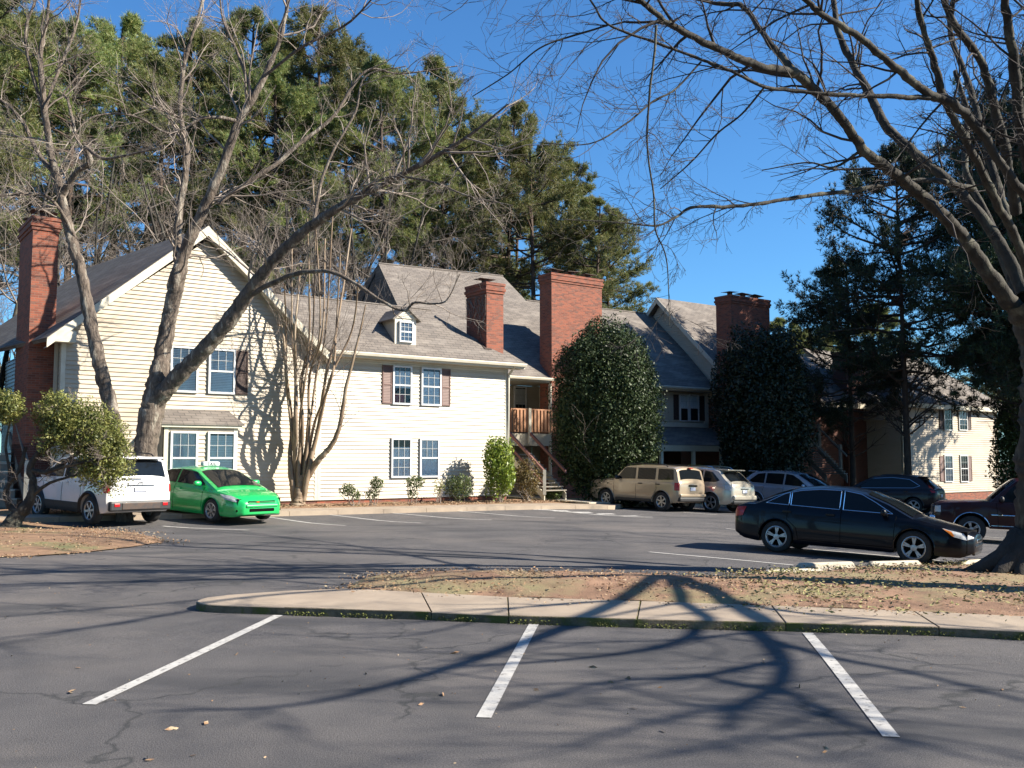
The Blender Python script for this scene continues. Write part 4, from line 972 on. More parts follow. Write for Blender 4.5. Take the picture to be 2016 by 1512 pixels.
# --- white compact SUV
P_wht = paint('white_car_paint', (.80, .80, .80), .3)
suvw = dict(wb=2.57, R=.35, AR=.40, rim=.225, sp=6, crown=.04, flare=True, clad=.52, bm=False, rack=(-1.45, .55),
    prf=[(0, .94), (.08, .975), (.35, 1.0), (.7, .995), (.93, .975), (1.0, .93)],
    sh=[(-2.05, 1.0), (-2.0, 1.08), (-1.6, 1.09), (.9, 1.05), (1.3, 1.04), (1.9, .98), (2.05, .90), (2.12, .80)],
    pl=[(-2.05, .74), (-1.98, .84), (-1.75, .895), (0, .90), (1.6, .89), (1.95, .80), (2.12, .66)],
    zb=[(-2.05, .42), (-1.9, .32), (-1.6, .28), (1.7, .28), (1.95, .32), (2.12, .45)],
    cab=[(-2.02, 1.07), (-1.93, 1.36), (-1.84, 1.58), (-1.68, 1.64), (-1.0, 1.675), (-.2, 1.675), (.38, 1.62), (.72, 1.40), (1.18, 1.06)],
    tum=.20, wc=.955, ws=(.45, 1.10), rs=(-2.03, -1.83), rz=(1.14, 1.56), rsf=.86, wsf=.88,
    win=[[(-.78, 1.12), (-.02, 1.11), (-.02, 1.54), (-.78, 1.55)], [(.05, 1.11), (.86, 1.09), (.50, 1.45), (.30, 1.54), (.05, 1.54)], [(-1.55, 1.16), (-.84, 1.12), (-.84, 1.54), (-1.40, 1.53)]],
    seam=[[(.01, 1.08), (.01, .5)], [(-.86, 1.08), (-.9, .72), (-.78, .5)], [(.98, 1.05), (.95, .5)]],
    handle=[(-.2, .98), (-1.0, .99)], hl=[(1.7, .93), (1.95, .92), (2.05, .86), (2.05, .76), (1.75, .76)],
    tl=[(-1.82, 1.02), (-2.02, 1.02), (-2.03, .80), (-1.90, .79)], mir=(.78, 1.14),
    boxes=[('bumper', 'black', -2.12, -1.98, -.80, .80, .36, .60), ('bumper_insert', 'steel', -2.135, -2.1, -.50, .50, .40, .56), ('reflector', 'redlens', -2.132, -2.10, .56, .70, .47, .55), ('reflector', 'redlens', -2.132, -2.10, -.70, -.56, .47, .55),
           ('licence_plate', 'plate', -2.078, -2.062, -.17, .17, .82, .93), ('handle_bar', 'black', -2.08, -2.055, -.36, .36, .965, .985), ('spoiler', 'body', -2.0, -1.72, -.60, .60, 1.60, 1.65), ('grille', 'black', 2.06, 2.14, -.5, .5, .66, .84), ('wiper', 'black', -2.07, -2.045, -.05, .35, 1.13, 1.15), ('bumper', 'black', 1.95, 2.14, -.62, .62, .36, .6)])
o2 = car('white compact SUV with black wheel arches, seen from behind beside the crooked shrub', 'car', 'parked_suv', suvw, P_wht, 1.69)
text('Jeep', .10, M['black'], o2, (-2.072, 0, 1.02), (math.pi/2, 0, -math.pi/2))
# --- green hatch-like sedan
P_grn = paint('bright_green_car_paint', (.010, .44, .10), .3)
grn = dict(wb=2.70, R=.325, AR=.365, rim=.215, sp=7, crown=.055,
    sh=[(-2.34, .86), (-2.28, .97), (-2.0, 1.02), (-1.2, 1.01), (.8, .95), (1.35, .90), (1.9, .79), (2.15, .71), (2.28, .61), (2.33, .56)],
    pl=[(-2.34, .66), (-2.25, .78), (-2.0, .87), (-1.4, .91), (0, .915), (1.4, .905), (1.85, .86), (2.15, .74), (2.33, .56)],
    zb=[(-2.34, .42), (-2.1, .28), (-1.8, .22), (1.8, .20), (2.1, .19), (2.33, .26)],
    cab=[(-1.95, 1.02), (-1.45, 1.25), (-1.0, 1.40), (-.5, 1.46), (.05, 1.465), (.42, 1.40), (.95, 1.17), (1.50, .935)],
    ws=(.44, 1.40), rs=(-1.85, -1.12),
    win=[[(-1.45, 1.06), (-.38, 1.02), (-.38, 1.40), (-.85, 1.37), (-1.25, 1.22)], [(-.31, 1.02), (1.0, .985), (.75, 1.14), (.38, 1.34), (-.31, 1.40)]],
    seam=[[(-.34, 1.0), (-.34, .3)], [(.98, .95), (.95, .3)], [(-1.2, 1.0), (-1.1, .62), (-.92, .3)]],
    handle=[(-.12, .86), (-1.0, .88)], hl=[(1.66, .80), (2.02, .765), (2.22, .68), (2.18, .60), (1.90, .66)],
    tl=[(-1.95, .95), (-2.25, .93), (-2.31, .82), (-2.2, .80)], mir=(.82, 1.04),
    boxes=[('grille', 'well', 2.22, 2.335, -.42, .42, .565, .63), ('lower_grille', 'well', 2.22, 2.345, -.40, .40, .33, .43), ('grille_bar', 'body', 2.25, 2.352, -.44, .44, .592, .604), ('grille_badge', 'amber', 2.30, 2.358, -.20, -.10, .585, .615),
           ('fog_lamp', 'well', 2.05, 2.22, .54, .70, .33, .40), ('fog_lamp', 'well', 2.05, 2.22, -.70, -.54, .33, .40), ('bumper', 'body', 2.1, 2.36, -.50, .50, .455, .53), ('roof_sign', 'paper', -.1, .06, -.27, .27, 1.49, 1.62), ('wiper', 'black', 1.2, 1.3, -.4, .3, 1.0, 1.01)])
o3 = car('bright green taxi sedan with a white roof sign, nose towards the right', 'car', 'parked_taxi', grn, P_grn, 1.47)
text('TAXI', .13, M['black'], o3, (.066, 0, 1.515), (math.pi/2, 0, math.pi/2), 'sign_lettering')
# --- tan boxy SUV
P_tan = paint('tan_car_paint', (.42, .33, .23), .3, .25)
tan = dict(wb=2.635, R=.35, AR=.41, rim=.215, sp=6, crown=.04, bh=True, rack=(-1.5, .45), flare=False, bm=True,
    prf=[(0, .92), (.08, .96), (.35, 1.0), (.75, .99), (.95, .97), (1.0, .93)],
    sh=[(-2.10, 1.02), (-2.05, 1.10), (.8, 1.08), (1.2, 1.10), (1.95, 1.04), (2.15, 1.0), (2.22, .90)],
    pl=[(-2.10, .78), (-2.03, .84), (-1.8, .875), (0, .88), (1.9, .87), (2.1, .82), (2.22, .70)],
    zb=[(-2.10, .46), (-1.95, .34), (-1.6, .30), (1.8, .32), (2.0, .38), (2.22, .48)],
    cab=[(-2.06, 1.08), (-1.98, 1.36), (-1.92, 1.58), (-1.80, 1.64), (-1.0, 1.67), (-.1, 1.67), (.42, 1.63), (.62, 1.46), (1.0, 1.09)],
    tum=.13, wc=.955, ws=(.45, .93), rs=(-2.08, -1.93), rz=(1.18, 1.56), rsf=.84, wsf=.88,
    win=[[(-1.02, 1.14), (-.20, 1.14), (-.20, 1.56), (-1.02, 1.56)], [(-.10, 1.14), (.80, 1.12), (.48, 1.50), (.36, 1.56), (-.10, 1.56)], [(-1.85, 1.16), (-1.14, 1.14), (-1.14, 1.55), (-1.80, 1.54)]],
    seam=[[(-.15, 1.10), (-.15, .42)], [(-1.06, 1.10), (-1.1, .8), (-.85, .42)], [(.93, 1.08), (.90, .42)]],
    handle=[(-.35, .98), (-1.15, .98)], hl=[(2.0, .95), (2.14, .95), (2.14, .78), (2.0, .78)],
    tl=[(-1.90, 1.06), (-2.08, 1.06), (-2.09, .78), (-1.90, .78)], mir=(.72, 1.17),
    boxes=[('bumper', 'body', -2.17, -2.03, -.80, .80, .56, .66), ('lower_bumper', 'black', -2.15, -1.9, -.80, .80, .38, .555), ('licence_plate', 'plate', -2.125, -2.105, -.15, .15, .78, .90), ('tail_handle', 'well', -2.13, -2.10, -.26, .26, .93, .99), ('brake_lamp', 'redlens', -2.02, -1.93, -.12, .12, 1.585, 1.615), ('rocker', 'black', -.85, .85, -.87, .87, .30, .44), ('bumper', 'body', 2.1, 2.28, -.74, .74, .48, .66), ('grille', 'well', 2.2, 2.24, -.45, .45, .75, .95)])
o4 = car('tan boxy SUV parked nose-in in front of the tall holly', 'car', 'parked_suv', tan, P_tan, 1.66)
# --- beige-silver rounded SUV
P_bei = paint('champagne_car_paint', (.46, .42, .34), .25, .35)
bei = dict(wb=2.72, R=.36, AR=.41, rim=.245, sp=5, crown=.05, rack=(-1.35, .5), rackm='chrome',
    sh=[(-2.28, .95), (-2.22, 1.07), (-1.9, 1.12), (-1.0, 1.08), (1.0, 1.03), (1.4, 1.02), (2.0, .92), (2.3, .80), (2.42, .68)],
    pl=[(-2.28, .72), (-2.2, .82), (-1.95, .89), (0, .92), (1.7, .90), (2.1, .82), (2.42, .58)],
    zb=[(-2.28, .46), (-2.1, .34), (-1.7, .28), (1.8, .28), (2.1, .30), (2.42, .40)],
    cab=[(-2.18, 1.10), (-1.85, 1.36), (-1.62, 1.58), (-1.35, 1.64), (-.7, 1.68), (-.1, 1.675), (.38, 1.60), (.9, 1.34), (1.45, 1.03)],
    tum=.30, wc=.93, ws=(.42, 1.36), rs=(-2.12, -1.66), rsf=.80,
    win=[[(-.92, 1.13), (-.12, 1.11), (-.12, 1.56), (-.92, 1.55)], [(-.04, 1.11), (1.0, 1.07), (.62, 1.34), (.28, 1.52), (-.04, 1.56)], [(-1.72, 1.20), (-1.55, 1.14), (-1.0, 1.13), (-1.0, 1.55), (-1.35, 1.50)]],
    seam=[[(-.08, 1.08), (-.08, .4)], [(-.96, 1.08), (-1.05, .75), (-.85, .4)], [(1.0, 1.03), (.98, .4)]],
    handle=[(-.25, .97), (-1.05, .98)], hl=[(1.95, .88), (2.25, .80), (2.32, .68), (2.0, .70)], tl=[(-1.98, 1.06), (-2.22, 1.02), (-2.25, .84), (-2.0, .90)], tlm=M['lens'], mir=(.86, 1.10),
    boxes=[('bumper', 'body', -2.36, -2.15, -.76, .76, .50, .68), ('lower_bumper', 'black', -2.3, -2.1, -.72, .72, .36, .495), ('licence_plate', 'plate', -2.305, -2.285, -.15, .15, .76, .87), ('tail_handle', 'black', -2.31, -2.28, -.25, .25, .90, .93), ('spoiler', 'body', -1.92, -1.5, -.58, .58, 1.575, 1.62)])
o5 = car('champagne rounded SUV with clear tail lamps, between the tan and the silver vehicles', 'car', 'parked_suv', bei, P_bei, 1.68)
# --- silver SUV facing out
P_sil = paint('silver_blue_car_paint', (.36, .38, .44), .25, .4)
sil = dict(bei); sil.update(hl=[(1.9, .88), (2.2, .80), (2.3, .70), (1.95, .72)], rack=None, tlm=M['redlens'], boxes=[b for b in bei['boxes'] if b[0] in ('bumper', 'licence_plate', 'spoiler')]+[('grille', 'well', 2.3, 2.43, -.4, .4, .48, .64)], wc=.93)
o6 = car('silver SUV facing out of its stall, partly hidden behind the black sedan', 'car', 'parked_suv', sil, P_sil, 1.68)
P_nvy = paint('dark_maroon_car_paint', (.012, .005, .008), .3, coat=.35, spec=.2)
nvy = dict(bei); nvy.update(tlm=M['redlens'], trim='chrome', rack=None, tl=[(-1.95, 1.28), (-2.1, 1.16), (-2.26, .95), (-2.1, .95), (-1.98, 1.10)],
    win=[[(-1.62, 1.22), (-1.35, 1.13), (1.0, 1.07), (.62, 1.34), (.28, 1.50), (-.5, 1.55), (-1.2, 1.48)]])
o7 = car('very dark crossover parked nose-in before the far right block', 'car', 'parked_crossover', nvy, P_nvy, 1.65)
# --- pickup
P_mar = paint('dark_red_pickup_paint', (.03, .005, .007), .35, coat=.3, spec=.2)
pick = dict(wb=3.35, R=.375, AR=.46, rim=.22, sp=5, crown=.04, chlip=True, trim=None,
    prf=[(0, .95), (.08, .98), (.4, 1.0), (.8, .985), (1.0, .95)],
    sh=[(-2.75, 1.10), (-.95, 1.10), (-.94, 1.12), (1.1, 1.14), (1.3, 1.15), (2.4, 1.08), (2.55, 1.02), (2.62, .92)],
    pl=[(-2.75, .92), (-2.6, .97), (0, .98), (2.2, .97), (2.5, .92), (2.62, .84)],
    zb=[(-2.75, .52), (-2.5, .42), (2.3, .42), (2.5, .44), (2.62, .52)],
    cab=[(-.98, 1.11), (-.93, 1.6), (-.88, 1.78), (-.6, 1.84), (.1, 1.85), (.55, 1.80), (.85, 1.55), (1.25, 1.15)],
    tum=.22, wc=.93, ws=(.58, 1.18), rs=(-1.0, -.87), rz=(1.25, 1.7), win=[[(-.60, 1.18), (.98, 1.17), (.70, 1.52), (.48, 1.72), (-.60, 1.74)]],
    seam=[[(-.75, 1.12), (-.75, .48)], [(1.05, 1.12), (1.0, .48)]], handle=[(-.5, 1.02)], hl=[(2.45, 1.0), (2.60, .98), (2.60, .82), (2.45, .82)], tl=[(-2.6, 1.05), (-2.73, 1.05), (-2.73, .8), (-2.6, .8)], mir=(.92, 1.24), bm=True,
    strip=[([(-2.4, .80), (-2.05, .80)], 'chrome', .012), ([(-1.2, .80), (1.18, .80)], 'chrome', .014), ([(-1.2, .50), (1.18, .50)], 'chrome', .016)],
    boxes=[('bumper', 'chrome', 2.58, 2.75, -.92, .92, .52, .72), ('grille', 'black', 2.55, 2.66, -.6, .6, .76, .98)])
o8 = car('dark red pickup truck partly hidden behind the big tree trunk', 'pickup', 'parked_pickup', pick, P_mar, 1.85)
# placement
place(o1, 1524, 19.9, (.84, -.542), (-1.37, -.82), .96)
place(o2, 184, 23.3, (-.787, .616), (-1.285, .80))
place(o3, 419, 24.9, (.776, -.63), (1.35, -.81), .97, 1.04, .955)
place(o4, 1301, 35.5, (-.70, .715), (-1.32, .80))
place(o5, 1397, 36.3, (-.70, .715), (-1.36, .82))
place(o6, 1500, 40.5, (.70, -.715), (-1.0, -.82))
place(o7, 1795, 41.0, (-.80, .60), (-1.36, .82))
place(o8, 1905, 27.0, (-.93, .37), (1.675, .85))
# a child seat and head restraints seen through the sedan glass
M['seat'] = mat('pale_yellow_seat_edge', (.55, .52, .33), (.4, .38, .25), 6, .8)
M['seafoam'] = mat('pale_green_child_seat', (.35, .52, .47), (.25, .4, .36), 8, .6)
# ------------------------------------------------------------------ vegetation
M['bark'] = mat('furrowed_brown_bark', (.27, .215, .17), (.06, .044, .035), 11, .95, 1.0, 22, bd=.06, coord='pos', stretch=(1, 1, .28), c3=(.42, .37, .30), s3=5.5, t3=(.55, .62))
M['barkg'] = mat('grey_lichen_bark', (.075, .066, .052), (.026, .022, .018), 5, .95, .7, 30, coord='pos', stretch=(1, 1, .5), c3=(.155, .15, .11), s3=3, t3=(.52, .68))
M['barkb'] = mat('dark_base_bark', (.06, .05, .042), (.03, .026, .022), 6, .95, 1.0, 25, coord='pos', stretch=(1, 1, .3))
M['barkp'] = mat('pine_bark', (.13, .085, .06), (.06, .042, .034), 6, .95, .6, 20, coord='pos', stretch=(1, 1, .4))
M['myrtle'] = mat('smooth_tan_bark', (.33, .235, .15), (.2, .13, .08), 5, .7, .25, 20, coord='pos', stretch=(1, 1, .25), c3=(.42, .33, .23), s3=2, t3=(.5, .65))
M['twig'] = mat('grey_brown_twigs', (.44, .37, .31), (.22, .175, .145), 2.5, .9, coord='pos')
M['twigr'] = mat('dark_twigs', (.07, .055, .05), (.035, .03, .027), 2.5, .9, coord='pos')
M['twigp'] = mat('pale_understorey_twigs', (.30, .255, .215), (.19, .15, .125), .7, .9, coord='pos')
def leafmat(name, a, b, c, s=.35, rough=.5, spec=.4, tr=.25):
    m = mat(name, a, b, s, rough, spec=spec, g=.88, thr=(.38, .62), c3=c, s3=6, t3=(.45, .62))
    n = m.node_tree; L = n.links; bs = n.nodes['Principled BSDF']
    if 'pine' in name:
        oi = n.nodes.new('ShaderNodeObjectInfo'); hv = n.nodes.new('ShaderNodeHueSaturation'); src = bs.inputs['Base Color'].links[0].from_socket
        for inp, lo, hi in (('Hue', .485, .53), ('Value', .72, 1.25)):
            q = n.nodes.new('ShaderNodeMapRange'); q.inputs[3].default_value = lo; q.inputs[4].default_value = hi; L.new(oi.outputs['Random'], q.inputs[0]); L.new(q.outputs[0], hv.inputs[inp])
        L.new(src, hv.inputs['Color']); L.new(hv.outputs[0], bs.inputs['Base Color'])
    out = [x for x in n.nodes if x.type == 'OUTPUT_MATERIAL'][0]
    t = n.nodes.new('ShaderNodeBsdfTranslucent'); L.new(bs.inputs['Base Color'].links[0].from_socket, t.inputs['Color'])
    x = n.nodes.new('ShaderNodeMixShader'); x.inputs[0].default_value = tr; L.new(bs.outputs[0], x.inputs[1]); L.new(t.outputs[0], x.inputs[2]); L.new(x.outputs[0], out.inputs[0]); return m
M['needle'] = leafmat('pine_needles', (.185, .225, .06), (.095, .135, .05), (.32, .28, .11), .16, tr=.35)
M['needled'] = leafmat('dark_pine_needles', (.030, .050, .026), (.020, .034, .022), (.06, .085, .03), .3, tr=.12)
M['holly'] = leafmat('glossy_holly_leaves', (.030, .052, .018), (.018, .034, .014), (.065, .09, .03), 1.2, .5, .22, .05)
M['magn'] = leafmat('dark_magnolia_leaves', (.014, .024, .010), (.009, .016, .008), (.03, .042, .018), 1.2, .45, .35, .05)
M['lime'] = leafmat('lime_green_leaves', (.22, .30, .035), (.10, .17, .03), (.34, .40, .06), 2.2, .45, .4, .3)
M['olive'] = leafmat('olive_shrub_leaves', (.20, .22, .05), (.09, .115, .03), (.30, .29, .09), 1.8, .5, .4, .25)
M['bush'] = leafmat('mid_green_leaves', (.07, .105, .025), (.04, .06, .02), (.15, .18, .05), 2.5, .5, .4, .2)
M['russet'] = leafmat('russet_shrub_leaves', (.16, .10, .035), (.07, .055, .02), (.22, .17, .05), 2.5, .6, .3, .2)

def spline(ctrl, per=6):
    c = np.array(ctrl, float); n = len(c)
    if n < 3: t = np.linspace(0, 1, per+1)[:, None]; return c[0]+(c[-1]-c[0])*t
    e = np.vstack([2*c[0]-c[1], c, 2*c[-1]-c[-2]]); out = []
    for i in range(n-1):
        p0, p1, p2, p3 = e[i:i+4]
        for t in np.linspace(0, 1, per, endpoint=False): out.append(.5*(2*p1+(p2-p0)*t+(2*p0-5*p1+4*p2-p3)*t*t+(3*p1-p0-3*p2+p3)*t**3))
    out.append(c[-1]); return np.array(out)
def trace(pts, per=6, wob=.16, seed=0, ws=1):
    """image-measured limb: (px, py, width px, distance)"""
    r = np.random.default_rng(seed); c = []
    for q in pts: p = P(q[0], q[1], q[3]); c.append((*p, ws*q[2]/2*q[3]/F))
    s = spline(c, per); pos, R = s[:, :3], np.maximum(s[:, 3], .003)
    j = r.normal(size=pos.shape)*np.minimum(R, .05)[:, None]*wob; j[0] = j[-1] = 0
    j[1:-1] = (j[:-2]+j[1:-1]+j[2:])/2.2; return pos+j, R*(1+r.normal(size=len(R))*.035)
def grow(r, p0, d0, L_, r0, lvl, out, up=.1, wob=.22, kids=(5, 8), ang=(25, 60), lr=(.35, .65), seg=6):
    d = d0/np.linalg.norm(d0); n = seg; pts = [p0]; st_ = L_/n; ds = []
    W_ = r.normal(size=(n, 3))*wob
    for i in range(n):
        d = d+W_[i]; d[2] += up*.3; d = d/math.sqrt(d@d); pts.append(pts[-1]+d*st_); ds.append(d)
    pts = np.array(pts); rr = r0*(1-np.linspace(0, .8, n+1)); out.append((pts, np.maximum(rr, .0022)))
    if lvl <= 0: return
    for k in range(r.integers(kids[0], kids[1]+1)):
        t = r.uniform(.18, 1)*n; i = min(n-1, int(t)); p = pts[i]+(pts[i+1]-pts[i])*(t-i); b = ds[i]
        x = np.cross(b, r.normal(size=3)); x /= np.linalg.norm(x)+1e-9; a = rad(r.uniform(*ang))
        grow(r, p, b*math.cos(a)+x*math.sin(a), L_*r.uniform(*lr)*(1.1-.4*t/n), rr[i]*.55, lvl-1, out, up, wob, kids, ang, lr, max(4, seg-1))
def sprout(r, limb, n, L_, r0, lvl, out, t0=.15, up=.15, ang=(30, 75), **k):
    pos, R = limb; m = len(pos)-1
    for _ in range(n):
        t = r.uniform(t0, 1)*m; i = min(m-1, int(t)); p = pos[i]+(pos[i+1]-pos[i])*(t-i); b = pos[i+1]-pos[i]; b = b/np.linalg.norm(b)
        x = np.cross(b, r.normal(size=3)); x /= np.linalg.norm(x)+1e-9; a = rad(r.uniform(*ang)); dd = b*math.cos(a)+x*math.sin(a)
        grow(r, p, dd, r.uniform(*L_), min(r0, R[i]*.6), lvl, out, up, **k)
def bare_tree(label, limbs, bark, twigmat, seed, spr, name='bare_tree', grp=None, trunks=1, ws=1):
    base = P(limbs[0][0][0], limbs[0][0][1], limbs[0][0][3])
    root = thing(name, label, 'tree', (0, 0, 0), 0, grp); r = np.random.default_rng(seed); L_ = []
    for i, l in enumerate(limbs):
        t = trace(l, 12 if l[0][2] > 14 else 6, seed=seed*31+i, ws=ws if not isinstance(ws, tuple) else ws[min(i, 1)]); L_.append(t)
        v, f = tube_arrays([t], 18 if l[0][2] > 14 else 7)
        if l[0][2] > 14 and bark != 'myrtle':
            ax = np.repeat(t[0], 18, axis=0); rd = v-ax; k_ = np.array([.20*mnoise.noise(Vector((q[0]*9, q[1]*9, q[2]*3.2)))+.10*mnoise.noise(Vector((q[0]*24, q[1]*24, q[2]*8))) for q in v]); v = ax+rd*(1+k_[:, None])
        arr_obj('trunk' if i < trunks else 'limb', v, f, M[bark], root, True)
    tw = []
    for (i, n, ln, r0, lvl, kw) in spr: sprout(r, L_[i], n, ln, r0, lvl, tw, **kw)
    big = [t for t in tw if t[1][0] > .012]; sm = [t for t in tw if t[1][0] <= .012]
    if big: v, f = tube_arrays(big, 5); o = arr_obj('branches', v, f, M[twigmat], root, True); o['kind'] = 'stuff'
    if sm: v, f = tube_arrays(sm, 3); o = arr_obj('twigs', v, f, M[twigmat], root); o['kind'] = 'stuff'
    return root, L_
# --- left tree A with the great leaning limb
D = 26.4
A = [
 [(272, 1030, 84, D), (280, 960, 74, D), (288, 870, 66, D), (300, 805, 66, D), (312, 740, 52, D), (322, 680, 46, D+.1), (336, 610, 43, D+.1), (350, 545, 44, D), (362, 500, 34, D), (392, 430, 32, D-.2), (432, 345, 27, D-.4), (470, 240, 23, D-.5), (500, 190, 20, D-.5), (530, 130, 16, D-.5), (556, 60, 12, D-.6), (572, -30, 9, D-.6)],
 [(300, 800, 50, D), (340, 752, 48, D-.2), (400, 690, 46, D-.5), (455, 625, 44, D-.8), (497, 565, 38, D-1.1), (560, 490, 32, D-1.6), (640, 425, 26, D-2.1), (740, 370, 19, D-2.6), (850, 312, 14, D-3.1), (930, 262, 9, D-3.4), (1000, 205, 5, D-3.7)],
 [(352, 530, 28, D), (350, 470, 24, D+.3), (355, 400, 20, D+.5), (368, 310, 17, D+.6), (356, 220, 14, D+.7), (362, 130, 11, D+.8), (385, 50, 9, D+.8), (405, -20, 7, D+.8)],
 [(478, 590, 16, D-1), (530, 560, 15, D-1.3), (590, 538, 14, D-1.7), (650, 535, 12, D-2), (700, 558, 10, D-2.2), (750, 592, 9, D-2.4), (795, 612, 8, D-2.5), (815, 596, 7, D-2.6), (850, 598, 6, D-2.7), (880, 590, 4, D-2.8), (905, 540, 3, D-2.9)],
 [(430, 400, 14, D-.4), (480, 365, 14, D-.2), (540, 325, 13, D), (600, 275, 12, D+.2), (660, 225, 10, D+.4), (720, 140, 8, D+.6), (790, 145, 5, D+.8), (900, 130, 3, D+1)],
 [(470, 240, 12, D-.5), (440, 233, 11, D-.8), (400, 232, 10, D-1.1), (375, 245, 9, D-1.3), (330, 262, 7, D-1.6), (262, 228, 6, D-2), (180, 232, 5, D-2.4), (120, 300, 4, D-2.8)],
 [(640, 425, 12, D-2.1), (620, 435, 11, D-1.9), (632, 360, 10, D-1.7), (655, 300, 8, D-1.6), (700, 220, 7, D-1.5), (720, 150, 5, D-1.4), (800, 130, 3, D-1.3)],
 [(497, 190, 10, D-.5), (470, 110, 9, D-.3), (440, 40, 7, D), (430, -30, 5, D+.2)],
 [(520, 150, 10, D-.5), (600, 90, 9, D-1), (680, 50, 7, D-1.5), (730, 0, 5, D-2), (760, -40, 4, D-2.2)],
 [(690, 395, 7, D-2.3), (760, 350, 7, D-2.8), (850, 358, 6, D-3.3), (920, 385, 5, D-3.8), (1010, 405, 3, D-4.2)],
]
kw = dict(wob=.2, kids=(4, 7))
bare_tree('bare tree with rough dark trunk behind the white vehicle, thickest limb leaning right', A, 'bark', 'twig', 3,
 [(0, 16, (1.2, 3.2), .035, 2, dict(t0=.45, **kw)), (1, 26, (1.0, 3.0), .035, 2, dict(t0=.35, **kw)), (2, 16, (1.0, 2.8), .03, 2, dict(t0=.2, **kw)), (3, 12, (.6, 1.8), .016, 2, dict(t0=.45, up=.25, **kw)),
  (4, 14, (.8, 2.2), .02, 2, kw), (5, 12, (.7, 2.0), .016, 2, kw), (6, 8, (.7, 1.8), .016, 2, kw), (7, 8, (.7, 1.8), .016, 2, kw), (8, 12, (.8, 2), .016, 2, kw), (9, 10, (.6, 1.6), .012, 2, kw)], grp=None, ws=.68)
# --- left tree B
D = 24.6
Bt = [
 [(246, 1040, 40, D), (236, 900, 36, D), (222, 820, 34, D), (203, 745, 31, D), (190, 690, 30, D), (176, 620, 29, D), (160, 540, 26, D), (143, 480, 24, D), (128, 420, 22, D), (118, 375, 20, D), (100, 300, 17, D), (86, 200, 14, D), (80, 110, 11, D), (92, 40, 8, D), (100, -30, 6, D)],
 [(122, 385, 15, D), (150, 340, 14, D-.3), (178, 318, 13, D-.5), (168, 290, 10, D-.7), (205, 312, 8, D-1), (283, 298, 5, D-1.4), (330, 285, 3, D-1.8)],
 [(112, 350, 12, D), (75, 300, 11, D+.3), (50, 250, 9, D+.5), (20, 210, 7, D+.7), (-30, 180, 6, D+.9)],
 [(90, 230, 10, D), (60, 130, 8, D), (50, 60, 7, D), (70, 0, 5, D)], [(90, 210, 9, D), (118, 130, 8, D+.2), (150, 50, 6, D+.4), (160, -20, 5, D+.5)],
 [(178, 318, 9, D-.5), (150, 270, 8, D-.4), (135, 200, 7, D-.3), (128, 180, 5, D-.2), (180, 120, 4, D)],
 [(150, 470, 9, D), (100, 392, 8, D-.5), (40, 382, 8, D-1), (-40, 390, 6, D-1.4)],
]
bare_tree('slimmer bare tree with pale flaking upper trunk, leftmost, growing behind the yellow-green shrub', Bt, 'bark', 'twig', 5,
 [(0, 18, (.8, 2.4), .026, 2, dict(t0=.45, **kw)), (1, 10, (.6, 1.8), .016, 2, kw), (2, 10, (.7, 2.0), .016, 2, kw), (3, 10, (.6, 1.6), .014, 2, kw), (4, 10, (.6, 1.6), .014, 2, kw), (5, 8, (.5, 1.4), .012, 2, kw), (6, 14, (.6, 1.8), .014, 2, dict(up=-.3, **kw))], ws=.82)
# --- crape myrtle at the wall
r = np.random.default_rng(11); My = []; g0 = G(588, 985); D = 30.2
tops = [(560, 560), (575, 470), (592, 520), (605, 430), (622, 390), (640, 470), (655, 420), (670, 500), (692, 450), (548, 640), (705, 560), (615, 350)]
for i, (tx, ty) in enumerate(tops):
    b = 588+(tx-620)*.12; w = r.uniform(9, 13); mid = b+(tx-b)*.30
    My.append([(b, 985, w*1.2, D), (b+(mid-b)*.3+r.normal(0, 3), 920, w, D+r.normal(0, .1)), (mid+r.normal(0, 6), 830, w*.72, D+r.normal(0, .25)), (b+(tx-b)*.6+r.normal(0, 8), 740, w*.6, D+r.normal(0, .4)), (b+(tx-b)*.8+r.normal(0, 8), 650, w*.45, D+r.normal(0, .5)), (tx, ty, 4, D+r.normal(0, .7))])
My.append([(592, 985, 20, D), (600, 950, 18, D), (628, 905, 15, D-.2), (650, 880, 13, D-.3), (668, 840, 11, D-.4), (682, 760, 9, D-.5), (700, 690, 6, D-.6), (720, 600, 3, D-.7)])
My.append([(586, 996, 44, D), (588, 985, 30, D), (590, 965, 26, D), (592, 935, 20, D)])
bare_tree('tan smooth-barked crape myrtle with a fan of thin stems against the gabled wall', My, 'myrtle', 'twigp', 7,
 [(i, 7, (.6, 2.2), .012, 2, dict(t0=.5, up=.5, ang=(12, 38), wob=.15, kids=(3, 5))) for i in range(13)], trunks=1, ws=.78)
